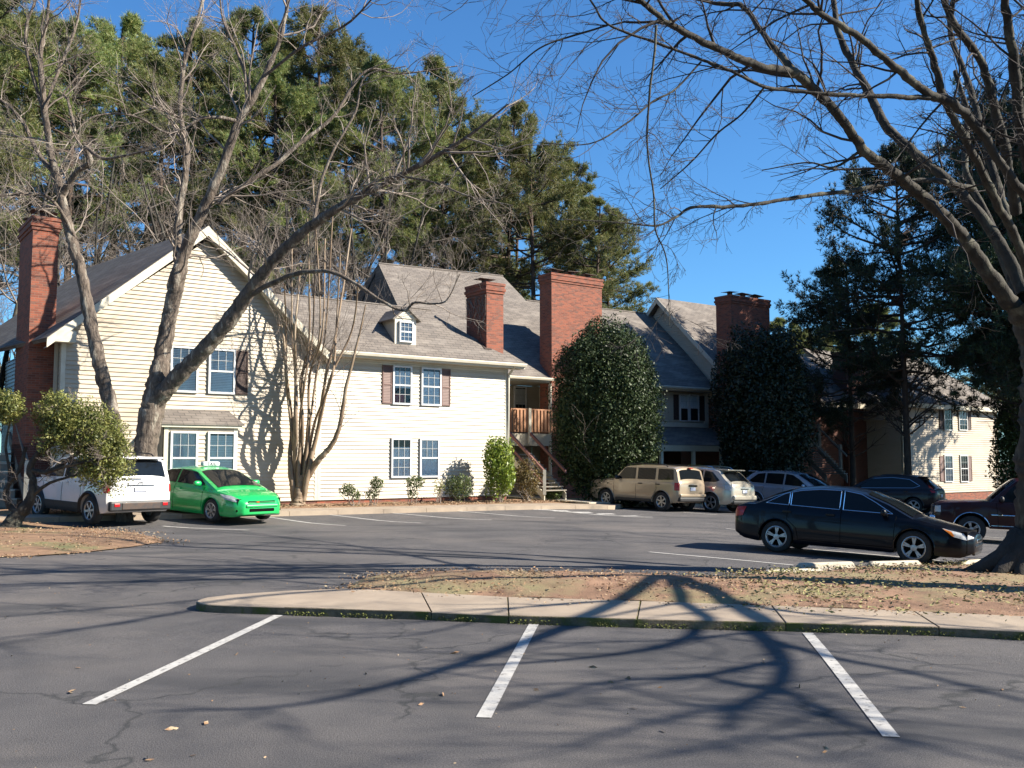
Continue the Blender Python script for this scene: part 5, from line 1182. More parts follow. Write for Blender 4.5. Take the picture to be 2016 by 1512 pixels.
# --- big tree at right
R0 = [
 [(2022, 1165, 190, 15.8), (2040, 1120, 140, 15.8), (2049, 1075, 122, 15.8), (2054, 980, 118, 15.8), (2056, 880, 116, 15.7), (2062, 780, 114, 15.6), (2058, 700, 104, 15.5), (2038, 640, 88, 15.4), (2006, 590, 70, 15.2)],
 [(2040, 660, 56, 15.4), (2000, 610, 50, 15.3), (1955, 550, 44, 15.1), (1905, 480, 40, 14.9), (1855, 422, 36, 14.6), (1795, 368, 33, 14.3), (1742, 328, 31, 14.0), (1700, 296, 30, 13.8), (1655, 232, 28, 13.5), (1612, 185, 28, 13.3), (1565, 145, 27, 13.0), (1505, 133, 25, 12.7), (1440, 108, 23, 12.4), (1370, 75, 20, 12.0), (1310, 42, 17, 11.7), (1255, -5, 14, 11.4)],
 [(2035, 640, 44, 15.6), (1995, 530, 36, 15.9), (1935, 430, 30, 16.1), (1865, 355, 27, 16.3), (1800, 300, 28, 16.5), (1748, 252, 26, 16.7), (1712, 185, 24, 16.9), (1680, 130, 21, 17.1), (1650, 60, 18, 17.3), (1640, -20, 15, 17.5)],
 [(2030, 560, 26, 14.9), (1995, 460, 25, 14.5), (1955, 385, 24, 14.2), (1920, 312, 23, 13.9), (1880, 240, 22, 13.6), (1856, 190, 21, 13.4), (1838, 120, 20, 13.2), (1815, 50, 18, 13.0), (1800, -20, 16, 12.8)],
 [(2050, 420, 30, 13.4), (1990, 350, 26, 13.1), (1930, 260, 25, 12.8), (1870, 200, 26, 12.5), (1832, 186, 26, 12.4), (1760, 130, 22, 12.1), (1690, 72, 20, 11.8), (1620, 30, 18, 11.5), (1570, -15, 16, 11.3)],
 [(1830, 193, 16, 12.4), (1740, 190, 14, 12.2), (1630, 185, 12, 12.0), (1560, 178, 11, 11.9), (1504, 170, 10, 11.7), (1440, 140, 9.5, 11.5), (1383, 118, 9, 11.4), (1292, 84, 8, 11.2), (1200, 50, 7, 11.0), (1170, 12, 6, 10.9), (1150, -20, 5, 10.8)],
 [(1196, 50, 6, 11.0), (1130, 70, 6, 11.0), (1062, 95, 5, 11.0), (1000, 146, 4, 11.1), (930, 190, 3, 11.2)],
 [(1915, 372, 18, 15), (1840, 356, 15, 14.6), (1757, 362, 13, 14.2), (1670, 376, 12.5, 13.8), (1580, 387, 12, 13.4), (1500, 400, 11, 13.1), (1443, 407, 10, 12.9), (1365, 408, 9, 12.6), (1330, 428, 7, 12.4), (1292, 444, 6, 12.2), (1217, 438, 4, 12.0), (1110, 432, 3, 11.8)],
 [(1292, 50, 8, 10.6), (1288, 110, 7.5, 10.6), (1280, 176, 7, 10.6), (1274, 282, 6, 10.6), (1287, 383, 5.5, 10.5), (1290, 452, 5, 10.5), (1310, 500, 4, 10.5), (1316, 560, 3, 10.5), (1318, 640, 2, 10.5)],
 [(1380, 122, 6, 11.4), (1330, 175, 6, 11.3), (1285, 200, 6, 11.2), (1230, 245, 5.5, 11.0), (1160, 283, 4, 10.9), (1060, 281, 2.5, 10.8)],
 [(1505, 172, 7, 11.7), (1460, 225, 6, 11.8), (1410, 265, 5.5, 11.9), (1360, 320, 4.5, 12), (1300, 372, 3, 12.1)],
 [(1560, 138, 22, 13.0), (1520, 90, 18, 13.2), (1488, 45, 15, 13.4), (1460, 12, 14, 13.5), (1400, 5, 11, 13.6), (1340, -15, 9, 13.7)],
 [(2000, 420, 30, 15), (1985, 330, 28, 14.6), (1960, 220, 26, 14.3), (1930, 120, 23, 14.0), (1880, 50, 20, 13.7), (1850, -20, 17, 13.5)],
 [(2040, 380, 34, 14), (2010, 260, 32, 13.6), (1995, 120, 28, 13.2), (1980, 20, 25, 12.9), (1972, -40, 22, 12.7)],
 [(2000, 480, 24, 16), (1975, 400, 22, 16.4), (1930, 250, 20, 16.9), (1905, 160, 18, 17.2), (1870, 60, 14, 17.5), (1880, -20, 12, 17.6)],
 [(2030, 680, 30, 16.0), (1985, 540, 26, 16.6), (1945, 430, 22, 17), (1900, 330, 18, 17.4), (1905, 230, 14, 17.8), (1880, 140, 12, 18)],
 [(1690, 300, 10, 13.8), (1640, 330, 7, 13.9), (1590, 320, 5, 14), (1500, 335, 3, 14.1)],
 [(1258, 0, 14, 11.4), (1150, -90, 12, 11.0), (980, -200, 9, 10.5), (800, -260, 6, 10.0), (650, -330, 4, 9.6)],
 [(1641, -10, 15, 17.5), (1560, -200, 13, 17.4), (1420, -420, 10, 17.2), (1250, -560, 7, 17), (1100, -640, 4, 17)],
 [(1802, -10, 16, 12.8), (1760, -200, 14, 12.4), (1600, -480, 11, 11.8), (1400, -700, 8, 11.4), (1250, -850, 4, 11)],
 [(1573, -10, 16, 11.3), (1450, -130, 14, 10.8), (1280, -330, 11, 10.2), (1060, -480, 8, 9.6), (850, -600, 4, 9)],
 [(1851, -15, 17, 13.5), (1830, -300, 15, 13.2), (1740, -650, 12, 13), (1600, -950, 8, 12.6), (1500, -1150, 4, 12.4)],
 [(1972, -35, 22, 12.7), (1960, -300, 18, 12.2), (1900, -700, 14, 11.6), (1750, -1050, 10, 11), (1650, -1300, 5, 10.6)],
 [(1875, -15, 13, 17.6), (1850, -260, 12, 17.8), (1800, -520, 9, 18), (1650, -800, 5, 18.2)],
]
kr = dict(wob=.17, kids=(4, 6), up=-.05)
trR, LR = bare_tree('large bare tree with spreading grey limbs at the right edge, rooted in the soil island', R0, 'barkg', 'twigr', 9,
 [(1, 22, (.7, 2.2), .022, 2, dict(t0=.3, **kr)), (2, 14, (.8, 2.2), .022, 2, dict(t0=.3, **kr)), (3, 10, (.6, 1.8), .018, 2, dict(t0=.2, **kr)), (4, 14, (.6, 1.7), .018, 2, dict(t0=.2, **kr)),
  (5, 16, (.5, 1.5), .011, 2, kr), (6, 7, (.4, 1.1), .008, 2, kr), (7, 14, (.4, 1.2), .010, 2, dict(t0=.3, **kr)), (8, 9, (.3, .8), .006, 2, kr), (9, 9, (.4, 1.2), .007, 2, kr), (10, 9, (.4, 1.2), .007, 2, kr),
  (11, 10, (.6, 1.6), .014, 2, kr), (12, 12, (.6, 1.9), .018, 2, kr), (13, 12, (.6, 1.9), .018, 2, kr), (14, 10, (.6, 2), .016, 2, kr), (15, 9, (.6, 2), .016, 2, kr), (16, 3, (.4, 1), .006, 1, kr)]+[(q, 10, (.7, 2.2), .016, 2, kr) for q in range(17, 24)], ws=(.82, .68))
# roots flaring at its foot
tr = MB(); bs = G(2000, 1150)
for a, l in ((rad(180), 1.15), (rad(205), .9), (rad(160), .8), (rad(230), .7)):
    p = [np.array((8.35, 15.8, 0))+np.array((math.cos(a), math.sin(a), 0))*l*t for t in (0, .35, .7, 1)]; zz = (.55, .26, .10, -.02)
    for q, z in zip(p, zz): q[2] = gz(q[0], q[1])+.12+z
    tr.tube(p, [.34, .20, .11, .05], 8)
tr.build('root', M['barkb'], trR, True)
# --- two more bare trees just outside the frame whose shade falls across the lot
def free_tree(label, x, y, H, seed, lean=(0, 0), bark='barkg', tw='twigr', n=11):
    root = thing('bare_tree', label, 'tree', (x, y, float(gz(x, y)))); r = np.random.default_rng(seed)
    c = [(0, 0, -.1), (lean[0]*.2, lean[1]*.2, H*.22), (lean[0]*.6, lean[1]*.6, H*.55), (lean[0], lean[1], H*.95)]
    pos = spline(c, 6); R = np.linspace(.26, .05, len(pos)); v, f = tube_arrays([(pos, R)], 10); arr_obj('trunk', v, f, M[bark], root, True)
    big = []; 
    for k in range(n):
        i = r.integers(4, len(pos)-1); a = r.uniform(0, 2*math.pi); e = r.uniform(.35, 1.1); o_ = []
        grow(r, pos[i], np.array((math.cos(a), math.sin(a), e)), r.uniform(.35, .55)*H, R[i]*.55, 3, o_, .12, .16, (4, 6), (25, 55), (.35, .6), 8); big += o_
    b1 = [t for t in big if t[1][0] > .012]; b2 = [t for t in big if t[1][0] <= .012]
    v, f = tube_arrays(b1, 5); o = arr_obj('branches', v, f, M[bark], root, True); o['kind'] = 'stuff'; v, f = tube_arrays(b2, 3); o = arr_obj('twigs', v, f, M[tw], root); o['kind'] = 'stuff'; return root
free_tree('bare tree behind the dark pickup, mostly beyond the right picture edge', 21.0, 19.5, 11, 22, (-1, 0))
SV = np.array((SX, SY, math.tan(SUN_EL)))    # limb positions recovered from the shade they throw on the ground
def up_from_shadow(pts):
    o_ = []
    for px, py, h, rr in pts:
        h *= .74; g = G(px, py)
        for _ in range(60):
            q_ = g+SV*(h/SV[2]); dz_ = q_[2]-CH; dn_ = q_[1]*ct+dz_*st; u_x = 1008+F*q_[0]/dn_; u_y = 756-F*(-q_[1]*st+dz_*ct)/dn_
            if u_x > 2060 or u_y < -40 or dn_ < 1: break
            h += .15
        o_.append((*(g+SV*(h/SV[2])), rr))
    return spline(o_, 6)
nr = thing('bare_tree', 'bare tree standing on the island just beyond the right picture edge', 'tree', (0, 0, 0)); rs_ = np.random.default_rng(71)
F0 = up_from_shadow([(1250, 1152, 6.6, .15)])[0] if False else np.array((*(G(1255, 1156)+SV*(6.6*.74/SV[2])),))
tb = np.array((F0[0]+.5, F0[1]+.1, 0)); tb[2] = gz(tb[0], tb[1])-.1
tk = spline([(*tb, .52), (tb[0]-.1, tb[1], 1.6, .42), (F0[0]+.15, F0[1], 3.6, .27), (*F0, .17)], 8); v, f = tube_arrays([(tk[:, :3], tk[:, 3])], 12); arr_obj('trunk', v, f, M['barkg'], nr, True)
SH = [[(1255, 1156, 6.6, .12), (1330, 1178, 6.9, .10), (1420, 1205, 7.2, .085), (1490, 1245, 7.5, .075), (1540, 1300, 7.8, .065), (1530, 1350, 8.1, .055), (1455, 1390, 8.5, .045), (1430, 1440, 8.8, .03)],
 [(1255, 1156, 6.6, .08), (1200, 1195, 6.9, .075), (1100, 1240, 7.2, .07), (960, 1290, 7.6, .06), (760, 1350, 8.2, .045), (560, 1390, 8.8, .03), (300, 1400, 9.4, .02)],
 [(1255, 1156, 6.6, .07), (1320, 1200, 6.9, .06), (1370, 1240, 7.1, .055), (1290, 1275, 7.5, .045), (1100, 1300, 7.9, .035), (800, 1318, 8.5, .02)],
 [(1420, 1205, 7.2, .06), (1480, 1245, 7.6, .05), (1620, 1290, 8, .045), (1800, 1325, 8.4, .035), (2016, 1380, 8.8, .025)],
 [(1330, 1178, 6.9, .05), (1500, 1215, 7.2, .045), (1700, 1235, 7.5, .035), (2016, 1262, 8, .02)],
 [(1255, 1156, 6.6, .08), (1100, 1160, 7.1, .075), (900, 1165, 7.6, .06), (700, 1172, 8.2, .05), (450, 1192, 8.9, .04), (200, 1232, 9.6, .028), (-40, 1262, 10.2, .018)],
 [(1255, 1156, 6.6, .09), (1050, 1146, 7.2, .08), (820, 1142, 7.9, .065), (560, 1135, 8.7, .05), (280, 1126, 9.5, .035), (0, 1122, 10.3, .02)],
 [(1050, 1146, 7.2, .05), (820, 1152, 7.8, .045), (560, 1165, 8.5, .035), (300, 1190, 9.2, .025), (0, 1215, 10, .016)],
 [(1530, 1350, 8.1, .04), (1620, 1400, 8.5, .035), (1720, 1440, 8.9, .03), (1900, 1490, 9.2, .02)],
 [(1540, 1300, 7.8, .05), (1380, 1330, 8.2, .045), (1180, 1345, 8.7, .035), (980, 1400, 9.2, .025)],
 [(820, 1142, 7.9, .05), (600, 1118, 8.6, .04), (350, 1100, 9.3, .03), (60, 1085, 10.2, .02)],
 [(1050, 1146, 7.2, .06), (900, 1112, 7.9, .05), (760, 1085, 8.5, .04), (600, 1062, 9.2, .03), (350, 1040, 10, .02)]]
for k in range(34):  # extra random limbs, added to throw more thin shadows on the lot
    q0 = SH[rs_.integers(0, 12)]; q0 = q0[rs_.integers(1, len(q0)-1)]; sx = -1 if rs_.random() < .72 else 1
    x, y, h, w = q0[0], q0[1], q0[2], min(q0[3]*.7, .035); sl_ = rs_.normal(.0, .10)+(.12 if y > 1180 else -.02); L_ = rs_.uniform(180, 620); q = [(x, y, h, w)]
    for t in (.33, .66, 1): q.append((x+sx*L_*t, max(1045, y+L_*sl_*t+rs_.normal(0, 9)), h+1.3*t, max(.006, w*(1-.8*t))))
    SH.append(q)
tw = []
for q in SH:
    c = up_from_shadow(q); L1 = (c[:, :3], c[:, 3]); v, f = tube_arrays([L1], 7); arr_obj('limb', v, f, M['barkg'], nr, True); sprout(rs_, L1, 7, (.5, 1.7), .02, 2, tw, .2, .05, wob=.18, kids=(2, 4))
v, f = tube_arrays(tw, 3); o = arr_obj('twigs', v, f, M['twigr'], nr); o['kind'] = 'stuff'
# --- leafless understorey behind the blocks: three meshes, copied
def under(seed, H):
    r = np.random.default_rng(seed); o_ = []; tr_ = []
    for s in range(2):
        b = np.array((r.normal(0, .5), r.normal(0, .5), -.3)); c = [b, b+(r.normal(0, .3), r.normal(0, .3), H*.4), b+(r.normal(0, 1), r.normal(0, 1), H)]
        pos = spline(c, 6); R = np.linspace(.13, .03, len(pos)); tr_.append((pos, R))
        for k in range(13):
            i = r.integers(3, len(pos)-1); a = r.uniform(0, 2*math.pi)
            grow(r, pos[i], np.array((math.cos(a), math.sin(a), r.uniform(.2, 1.1))), r.uniform(.2, .42)*H, R[i]*.5, 2, o_, .15, .2, (5, 8), (25, 60), (.35, .65), 6)
    v, f = tube_arrays(tr_, 7); a = arr_mesh('trunk', v, f, M['barkg'], True); v, f = tube_arrays(o_, 3); v = np.asarray(v); b = arr_mesh('twigs', v, f, M['twigp']); return a, b
UN = [under(40+k, 11) for k in range(3)]
r = np.random.default_rng(77)
LM = [(-1e9, 'beyond the left picture edge'), (0, 'above the left-edge chimney'), (70, 'right of the left-edge chimney'), (140, 'over the left slope of the gable'), (230, 'left of the gable peak'), (330, 'just left of the gable peak'), (400, 'over the gable peak'), (470, 'right of the gable peak'), (540, 'over the joint of gable and flat roof'), (610, 'above the crape myrtle'), (690, 'left of the high roof ridge'), (760, 'above the dormer'), (820, 'right of the dormer'), (880, 'left of the roof-slope chimney'), (935, 'above the roof-slope chimney'), (1000, 'between the two middle chimneys'), (1070, 'above the widest chimney'), (1140, 'at the right edge of the widest chimney'), (1190, 'right of the widest chimney, end of the wood'), (1300, 'beside the shaded gable'), (1530, 'above the magnolia'), (1620, 'right of the magnolia'), (1680, 'far right behind the dark pines'), (1900, 'behind the far right block'), (1970, 'at the right picture edge')]
used_l = {}
def lab(base, px, D_):
    s = [t for a_, t in LM if px >= a_][-1]; k = base+' '+s
    q = used_l.setdefault(k, []); q.append(D_); n_ = len(q)
    return k if n_ == 1 else k+[', one row farther back', ', third row back', ', hindmost'][min(n_-2, 2)]
def put(name, meshes, label, cat, x, y, z, sc, rz, grp, names):
    o = thing(name, label, cat, (x, y, z), rz, grp); o.scale = sc if hasattr(sc, '__len__') else (sc, sc, sc)
    for nm, me in zip(names, meshes):
        c = bpy.data.objects.new(nm, me); link(c, o)
        if nm != 'trunk': c['kind'] = 'stuff'
    return o
for k, (px, D_, s) in enumerate([(-60, 34, 1.1), (20, 38, 1.0), (90, 42, 1.15), (170, 44, 1.1), (230, 40, .95), (300, 46, 1.2), (520, 44, 1.25), (600, 47, 1.3), (680, 50, 1.35), (760, 52, 1.35), (840, 56, 1.3), (450, 48, 1.3), (1330, 75, 1.25), (560, 52, 1.5), (640, 43, 1.15), (900, 60, 1.3), (400, 42, 1.2), (140, 50, 1.5), (270, 52, 1.5), (480, 58, 1.7), (720, 60, 1.6), (50, 47, 1.5), (800, 62, 1.6), (620, 58, 1.8)]):
    x = (px-1008)/F*D_; put('understorey_tree', UN[k % 3], lab('leafless grey understorey tree', px, D_), 'tree', x, D_, float(gz(x, D_)), s*r.uniform(.9, 1.1), r.uniform(0, 6), 'leafless understorey trees behind the roofs', ('trunk', 'twigs'))
# --- pines
def tufts(cen, dirs, r, K=7, ln=.30, w=.030):
    n = len(cen); d = dirs[:, None, :]*.75+r.normal(size=(n, K, 3))*.75; d /= np.linalg.norm(d, axis=2)[..., None]
    s = np.cross(d, r.normal(size=(n, K, 3))); s /= np.linalg.norm(s, axis=2)[..., None]
    L_ = ln*(.7+.6*r.random((n, K, 1))); c = cen[:, None, :]
    v = np.stack([c-s*w, c+s*w, c+d*L_], 2).reshape(-1, 3); return v, np.arange(len(v)).reshape(-1, 3)
def pine(seed, H, cb, rad_, dens, K=7, ln=.32, w=.032, nl=44, droop=.1, cols=('barkp', 'needle'), dead=0):
    r = np.random.default_rng(seed); lean = r.normal(0, .02, 2)*H
    pos = spline([(0, 0, -.3), (lean[0]*.3, lean[1]*.3, H*.4), (lean[0], lean[1], H*.97)], 10); R = np.linspace(H*.0125, .05, len(pos))
    wood = [(pos, R)]; C = []; Dr = []
    for k in range(nl+dead):
        t = (k+r.random())/nl; 
        h = H*(cb+(.98-cb)*t) if k < nl else H*cb*r.uniform(.45, 1); i = np.interp(h, pos[:, 2], np.arange(len(pos))); p = np.array([np.interp(h, pos[:, 2], pos[:, j]) for j in range(3)])
        prof = math.sin(math.pi*min(1, .16+.84*min(1, t)))**.8*(1-.30*t) if k < nl else .45; l = rad_*prof*r.uniform(.65, 1.2)+.5; a = r.uniform(0, 2*math.pi); e = -.12+.75*t-droop
        d = np.array((math.cos(a), math.sin(a), e)); o_ = []
        grow(r, p, d, l, .035+.01*l, 1, o_, .22, .12, (6, 9), (25, 60), (.30, .5), 6); wood += o_ if k < nl else []
        if k >= nl: wood += o_; continue
        for pts, rr in o_:
            m = len(pts); 
            for q in range(int(dens*(2 if len(o_[0][0]) == m and pts is o_[0][0] else 1))):
                u = r.uniform(.45, 1.0)*(m-1); ii = min(m-2, int(u)); b = pts[ii]+(pts[ii+1]-pts[ii])*(u-ii); C.append(b+r.normal(0, .13, 3)); dd = pts[ii+1]-pts[ii]; Dr.append(dd/np.linalg.norm(dd)+np.array((0, 0, .5)))
    v, f = tube_arrays(wood[:1], 9); tm = arr_mesh('trunk', v, f, M[cols[0]], True); v, f = tube_arrays(wood[1:], 4); bm = arr_mesh('limbs', v, f, M[cols[0]], True)
    v, f = tufts(np.array(C), np.array(Dr), r, K, ln, w); return tm, bm, arr_mesh('needles', v, f, M[cols[1]])
PN = [pine(60+k, 26, .42+.04*k, 4.8-.25*k, 24, 9, .27, .016) for k in range(4)]
pl_ = [(-60, -160, 44), (10, 20, 50), (75, 50, 58), (150, 80, 52), (235, 35, 60), (325, 120, 54), (410, 70, 58), (480, 60, 66), (560, 120, 56), (640, 52, 62), (705, 110, 66), (770, 150, 57), (830, 130, 68), (885, 185, 60), (940, 240, 66), (988, 208, 61), (1055, 280, 58), (1110, 330, 64), (1160, 395, 56), (1205, 440, 62), (-20, 130, 64), (290, 160, 68), (530, 170, 70), (860, 300, 74), (1010, 300, 74)]
for k, (px, py, D_) in enumerate(pl_):
    tp = P(px, py, D_); z0 = float(gz(tp[0], D_)); h = tp[2]-z0; s = h/25.5
    put('pine_tree', PN[k % 4], lab('tall olive green pine', px, D_), 'tree', tp[0], D_, z0, (s*r.uniform(.95, 1.15)*(1.15 if h < 18 else 1), s*r.uniform(.95, 1.15), s), r.uniform(0, 6), 'pines in the wood behind the roofs', ('trunk', 'limbs', 'needles'))
# small far pines beyond the magnolia and at the far right
for k, (px, py, D_) in enumerate([(1552, 632, 85), (1600, 655, 90), (1640, 640, 95), (1700, 610, 88), (1985, 720, 90), (2050, 640, 80), (1930, 650, 95)]):
    tp = P(px, py, D_); z0 = float(gz(tp[0], D_)); s = (tp[2]-z0)/25.5
    put('pine_tree', PN[k % 4], lab('distant low pine crown', px, D_), 'tree', tp[0], D_, z0, (s*1.6, s*1.6, s), r.uniform(0, 6), 'distant pines beyond the right-hand roofs', ('trunk', 'limbs', 'needles'))
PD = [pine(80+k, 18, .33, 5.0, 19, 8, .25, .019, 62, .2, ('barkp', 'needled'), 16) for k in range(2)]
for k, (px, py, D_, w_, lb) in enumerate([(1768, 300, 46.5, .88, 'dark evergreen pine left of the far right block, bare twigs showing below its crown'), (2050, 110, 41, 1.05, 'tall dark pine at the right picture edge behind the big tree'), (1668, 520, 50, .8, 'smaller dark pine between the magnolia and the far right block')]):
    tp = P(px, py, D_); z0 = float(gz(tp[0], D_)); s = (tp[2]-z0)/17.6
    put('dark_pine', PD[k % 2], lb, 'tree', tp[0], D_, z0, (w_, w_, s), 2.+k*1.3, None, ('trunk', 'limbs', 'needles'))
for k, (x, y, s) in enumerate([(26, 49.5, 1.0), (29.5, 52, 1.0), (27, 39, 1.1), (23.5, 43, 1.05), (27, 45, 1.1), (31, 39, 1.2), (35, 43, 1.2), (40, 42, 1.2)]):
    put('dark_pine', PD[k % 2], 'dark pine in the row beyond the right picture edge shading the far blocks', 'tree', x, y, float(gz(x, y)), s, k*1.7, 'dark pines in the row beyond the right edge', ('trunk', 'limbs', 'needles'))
# unseen pines added behind and left of the camera to block sky light
r = np.random.default_rng(91)
for k, (x, y) in enumerate([(-34, -16), (-24, -22), (-14, -17), (-5, -24), (4, -18), (13, -25), (22, -19), (32, -24), (-40, -4), (-38, 8), (-44, 22), (-30, -30), (0, -34), (18, -34), (42, -22), (-20, -32), (52, -18), (-50, 34)]):
    put('pine_tree', PN[k % 4], 'unseen tall pine added behind and left of the viewpoint to block sky light', 'tree', x+r.normal(0, 1), y+r.normal(0, 1), float(gz(x, y)), (1.2, 1.2, .85+.2*r.random()), r.uniform(0, 6), 'pines added behind and left of the viewpoint to block sky light', ('trunk', 'limbs', 'needles'))
# --- leafy shrubs built of leaf cards
def blob(r, c, rx, ry, rz, n, size, lump=.22, fill=.35, asp=.5, seed=0, flat=0):
    d = r.normal(size=(n, 3)); d /= np.linalg.norm(d, axis=1)[:, None]
    f = np.array([1+lump*(mnoise.noise(Vector(q*1.7)+Vector((seed*7.1, 0, 0)))*1.3+.6*mnoise.noise(Vector(q*4.1)+Vector((seed*3.3, 5, 0)))) for q in d])
    rr = (fill+(1-fill)*r.random(n)**.45)*f; sq = np.ones((n, 3))
    if rz > 1: k_ = np.minimum(1.7, (1-np.abs(d[:, 2])**2.6)**(1/2.6)/np.sqrt(np.maximum(.02, 1-d[:, 2]**2))); sq[:, 0] = sq[:, 1] = k_
    p = d*sq*rr[:, None]*np.array((rx, ry, rz))+np.array(c)
    nrm = d*.6+r.normal(size=(n, 3))*.7; nrm /= np.linalg.norm(nrm, axis=1)[:, None]
    a = np.cross(nrm, r.normal(size=(n, 3))); a /= np.linalg.norm(a, axis=1)[:, None]; b = np.cross(nrm, a); s = size*(.6+.8*r.random(n))[:, None]
    mid = a*.12*s+0; v = np.stack([p-a*s*.5, p+b*s*asp*.5+nrm*s*.08, p+a*s*.5, p-b*s*asp*.5+nrm*s*.08], 1).reshape(-1, 3); return v
def shrub(name, label, px, D_, parts, m, seed, stems=5, twm='twig', cat='shrub', spread=.5, grp=None):
    """parts: (px0,px1,py0,py1,count,leaf size,fill)"""
    r = np.random.default_rng(seed); x = (px-1008)/F*D_; z0 = float(gz(x, D_))
    root = thing(name, label, cat, (0, 0, 0), 0, grp); V_ = []; cs = []
    for i, (a, b, c, d, n, sz, fl) in enumerate(parts):
        lo = P(a, (c+d)/2, D_); hi = P(b, (c+d)/2, D_); t = P((a+b)/2, c, D_); bt = P((a+b)/2, d, D_); ce = (lo+hi)/2; rx = (hi-lo)[0]/2; rz = (t-bt)[2]/2
        V_.append(blob(r, ce, rx, rx*.9, rz, n, sz, .25, fl, .5, seed+i)); cs.append((ce, rx, rz))
    v = np.concatenate(V_); o = arr_obj('foliage', v, np.arange(len(v)).reshape(-1, 4), M[m], root); o['kind'] = 'stuff'
    st_ = []
    for k in range(stems):
        ce, rx, rz = cs[k % len(cs)]; g = np.array((x+r.normal(0, .08), D_+r.normal(0, .08), z0+.02)); e = ce+r.normal(size=3)*np.array((rx, rx, rz))*spread
        mid = (g+e)/2+r.normal(0, .12*rx, 3); mn = (spline([g, mid, e], 5), np.linspace(.012+.01*rz, .006, 11)); st_.append(mn)
        for q in range(3):
            o_ = []; grow(r, mn[0][5+q], e-g+r.normal(size=3)*.6, rz*.6+.1, .006, 1, o_, .1, .2, (2, 4)); st_ += o_
    v, f = tube_arrays(st_, 4); o = arr_obj('stems', v, f, M[twm], root); o['kind'] = 'stuff'; return root
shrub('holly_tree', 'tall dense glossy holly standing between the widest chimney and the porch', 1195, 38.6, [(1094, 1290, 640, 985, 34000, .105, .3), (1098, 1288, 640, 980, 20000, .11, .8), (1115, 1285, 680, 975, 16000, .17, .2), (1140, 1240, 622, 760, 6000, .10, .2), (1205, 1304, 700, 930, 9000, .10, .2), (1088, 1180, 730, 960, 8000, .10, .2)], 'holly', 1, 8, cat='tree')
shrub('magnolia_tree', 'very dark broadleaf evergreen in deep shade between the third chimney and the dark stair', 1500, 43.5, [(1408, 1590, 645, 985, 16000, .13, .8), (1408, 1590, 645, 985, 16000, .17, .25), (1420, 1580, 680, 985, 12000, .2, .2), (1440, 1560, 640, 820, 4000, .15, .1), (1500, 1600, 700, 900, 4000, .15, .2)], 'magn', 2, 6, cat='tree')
shrub('evergreen_shrub', 'tall lime green upright shrub at the right corner of the white wall', 983, 34.4, [(950, 1013, 862, 975, 4200, .10, .15), (958, 1000, 858, 920, 1200, .09, .1), (975, 1015, 890, 972, 1400, .09, .1)], 'lime', 3, 9)
shrub('russet_shrub', 'reddish brown thin shrub behind the white sign and below the stair rail', 1040, 35.2, [(1012, 1068, 905, 985, 1500, .08, .1), (1014, 1045, 900, 960, 600, .08, .1)], 'russet', 4, 9)
for k, (px, D_, pr_, lb) in enumerate([
    (700, 30.6, [(668, 702, 950, 978, 420, .07, .2), (690, 714, 965, 984, 160, .07, .1)], 'small round shrub, leftmost of the row under the white wall'),
    (737, 31.2, [(728, 756, 938, 966, 400, .07, .2), (718, 748, 958, 985, 300, .07, .2)], 'small two-tiered shrub, second of the row under the white wall'),
    (812, 32.2, [(796, 838, 936, 962, 520, .07, .2), (800, 822, 955, 985, 200, .07, .1)], 'small leggy shrub under the left lower window'),
    (862, 33, [(850, 878, 942, 975, 170, .07, .1)], 'sparse thin shrub left of the round clipped one'),
    (903, 33.4, [(874, 930, 933, 984, 1700, .07, .15)], 'dense round clipped shrub between lower windows and lime green shrub')]):
    shrub('small_shrub', lb, px, D_, pr_, 'bush' if k != 3 else 'olive', 20+k, 6, grp='shrubs in the bed under the white wall')
shrub('ground_plant', 'low dark leafy plant at the foot of the balcony posts', 1085, 37.4, [(1070, 1110, 962, 984, 400, .12, .2)], 'bush', 31, 4, cat='plant')
shrub('hedge_tree', 'leafy green tree at the right edge beside the far right block', 2000, 47, [(1955, 2060, 800, 985, 6500, .17, .2), (1965, 2100, 760, 900, 4000, .17, .2)], 'bush', 33, 5, cat='tree')
# crooked shrub on the left island
D = 21.8
Cs = [[(18, 1046, 44, D), (30, 1022, 30, D), (55, 990, 20, D), (66, 955, 15, D), (60, 920, 13, D), (85, 885, 11, D), (120, 870, 8, D), (170, 862, 5, D)],
      [(40, 1010, 18, D), (20, 995, 14, D), (12, 965, 10, D), (40, 920, 8, D), (50, 880, 7, D)], [(62, 925, 9, D), (90, 930, 9, D-.1), (120, 915, 8, D-.1), (160, 885, 6, D-.2), (210, 850, 4, D-.2)],
      [(85, 885, 8, D), (110, 840, 6, D), (130, 810, 4, D)], [(90, 930, 7, D-.1), (140, 915, 6, D-.2), (190, 905, 5, D-.3), (225, 900, 3, D-.3)], [(14, 990, 7, D+.3), (18, 930, 6, D+.3), (12, 880, 5, D+.3), (20, 830, 4, D+.3)], [(50, 985, 8, D), (100, 950, 6, D-.1), (150, 935, 4, D-.2)]]
rt, _ = bare_tree('crooked evergreen shrub with twisting stem and yellow-green leaves on the left mulch island', Cs, 'barkg', 'twig', 41, [(0, 8, (.3, .9), .012, 2, {}), (2, 8, (.3, .9), .012, 2, {}), (3, 6, (.3, .8), .01, 2, {}), (4, 6, (.3, .8), .01, 2, {})], name='crooked_shrub')
rt['category'] = 'shrub'
r = np.random.default_rng(42); V_ = []
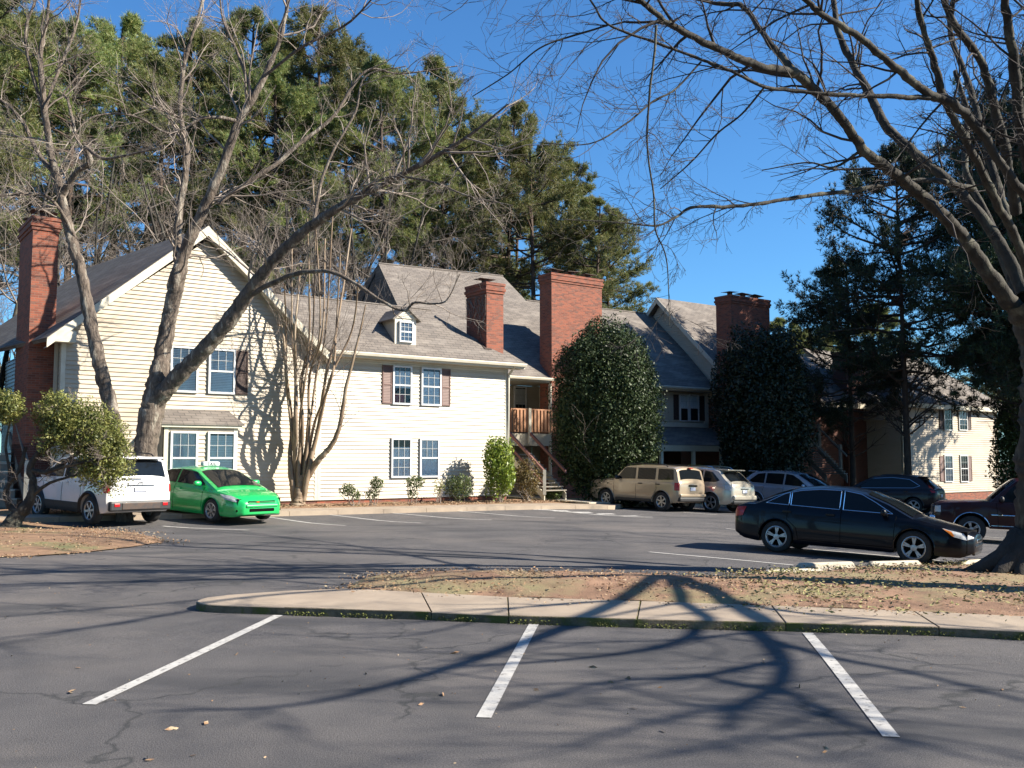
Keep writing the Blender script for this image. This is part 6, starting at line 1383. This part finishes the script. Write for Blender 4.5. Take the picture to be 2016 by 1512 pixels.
for i, (a, b, c, d, n, sz) in enumerate([(68, 150, 770, 862, 4200, .055), (95, 205, 782, 885, 5200, .055), (140, 250, 800, 925, 5600, .055), (180, 260, 845, 968, 4200, .055), (75, 185, 815, 900, 3400, .055), (150, 235, 885, 965, 2200, .055), (-20, 46, 768, 838, 2600, .06)]):
    lo, hi, t, bt = P(a, (c+d)/2, D), P(b, (c+d)/2, D), P((a+b)/2, c, D), P((a+b)/2, d, D)
    V_.append(blob(r, (lo+hi)/2, (hi-lo)[0]/2, (hi-lo)[0]*.42, (t-bt)[2]/2, n, sz*1.25, .35, .15, .42, i+50))
v = np.concatenate(V_); o = arr_obj('foliage', v, np.arange(len(v)).reshape(-1, 4), M['olive'], rt); o['kind'] = 'stuff'
# --- bare vine clinging to the shaded side of the roof-slope chimney
r = np.random.default_rng(51); vn = []
for k in range(46):
    v0 = r.uniform(CHV[1]+.05, CHV[1]+1.3); z = ZE+.9*(v0+.45)+r.uniform(0, 1.6); q = []
    dz = r.uniform(.06, .16); dv_ = r.normal(0, .06)
    for s_ in range(9):
        q.append(uv(CHV[0]-.03-.02*r.random(), min(max(v0, CHV[1]+.03), CHV[1]+1.33), min(z, CHV[2]-.5))); v0 += dv_+r.normal(0, .05); z += dz+r.normal(0, .05)
    vn.append((np.array(q), np.linspace(.012, .005, 9)))
v, f = tube_arrays(vn, 4); o = arr_obj('climbing_vine', v, f, M['twigp']); tag(o, 'leafless vine clinging to the shaded side of the roof-slope chimney', 'vine')
# --- white sign on its green post
g = G(1047, 987); sg_ = thing('parking_sign', 'small blank white sign on a thin green post before the stair', 'sign', tuple(g))
hh = P(1047, 880, g[1])[2]-g[2]; MB().box(-.025, .025, -.02, .02, -.1, hh).build('post', M['green'], sg_)
z0 = P(1047, 926, g[1])[2]-g[2]; z1 = P(1047, 897, g[1])[2]-g[2]
q = MB().box(-.13, .13, -.034, -.022, z0, z1); o = q.build('sign_plate', M['paper'], sg_); bv = o.modifiers.new('b', 'BEVEL'); bv.width = .005
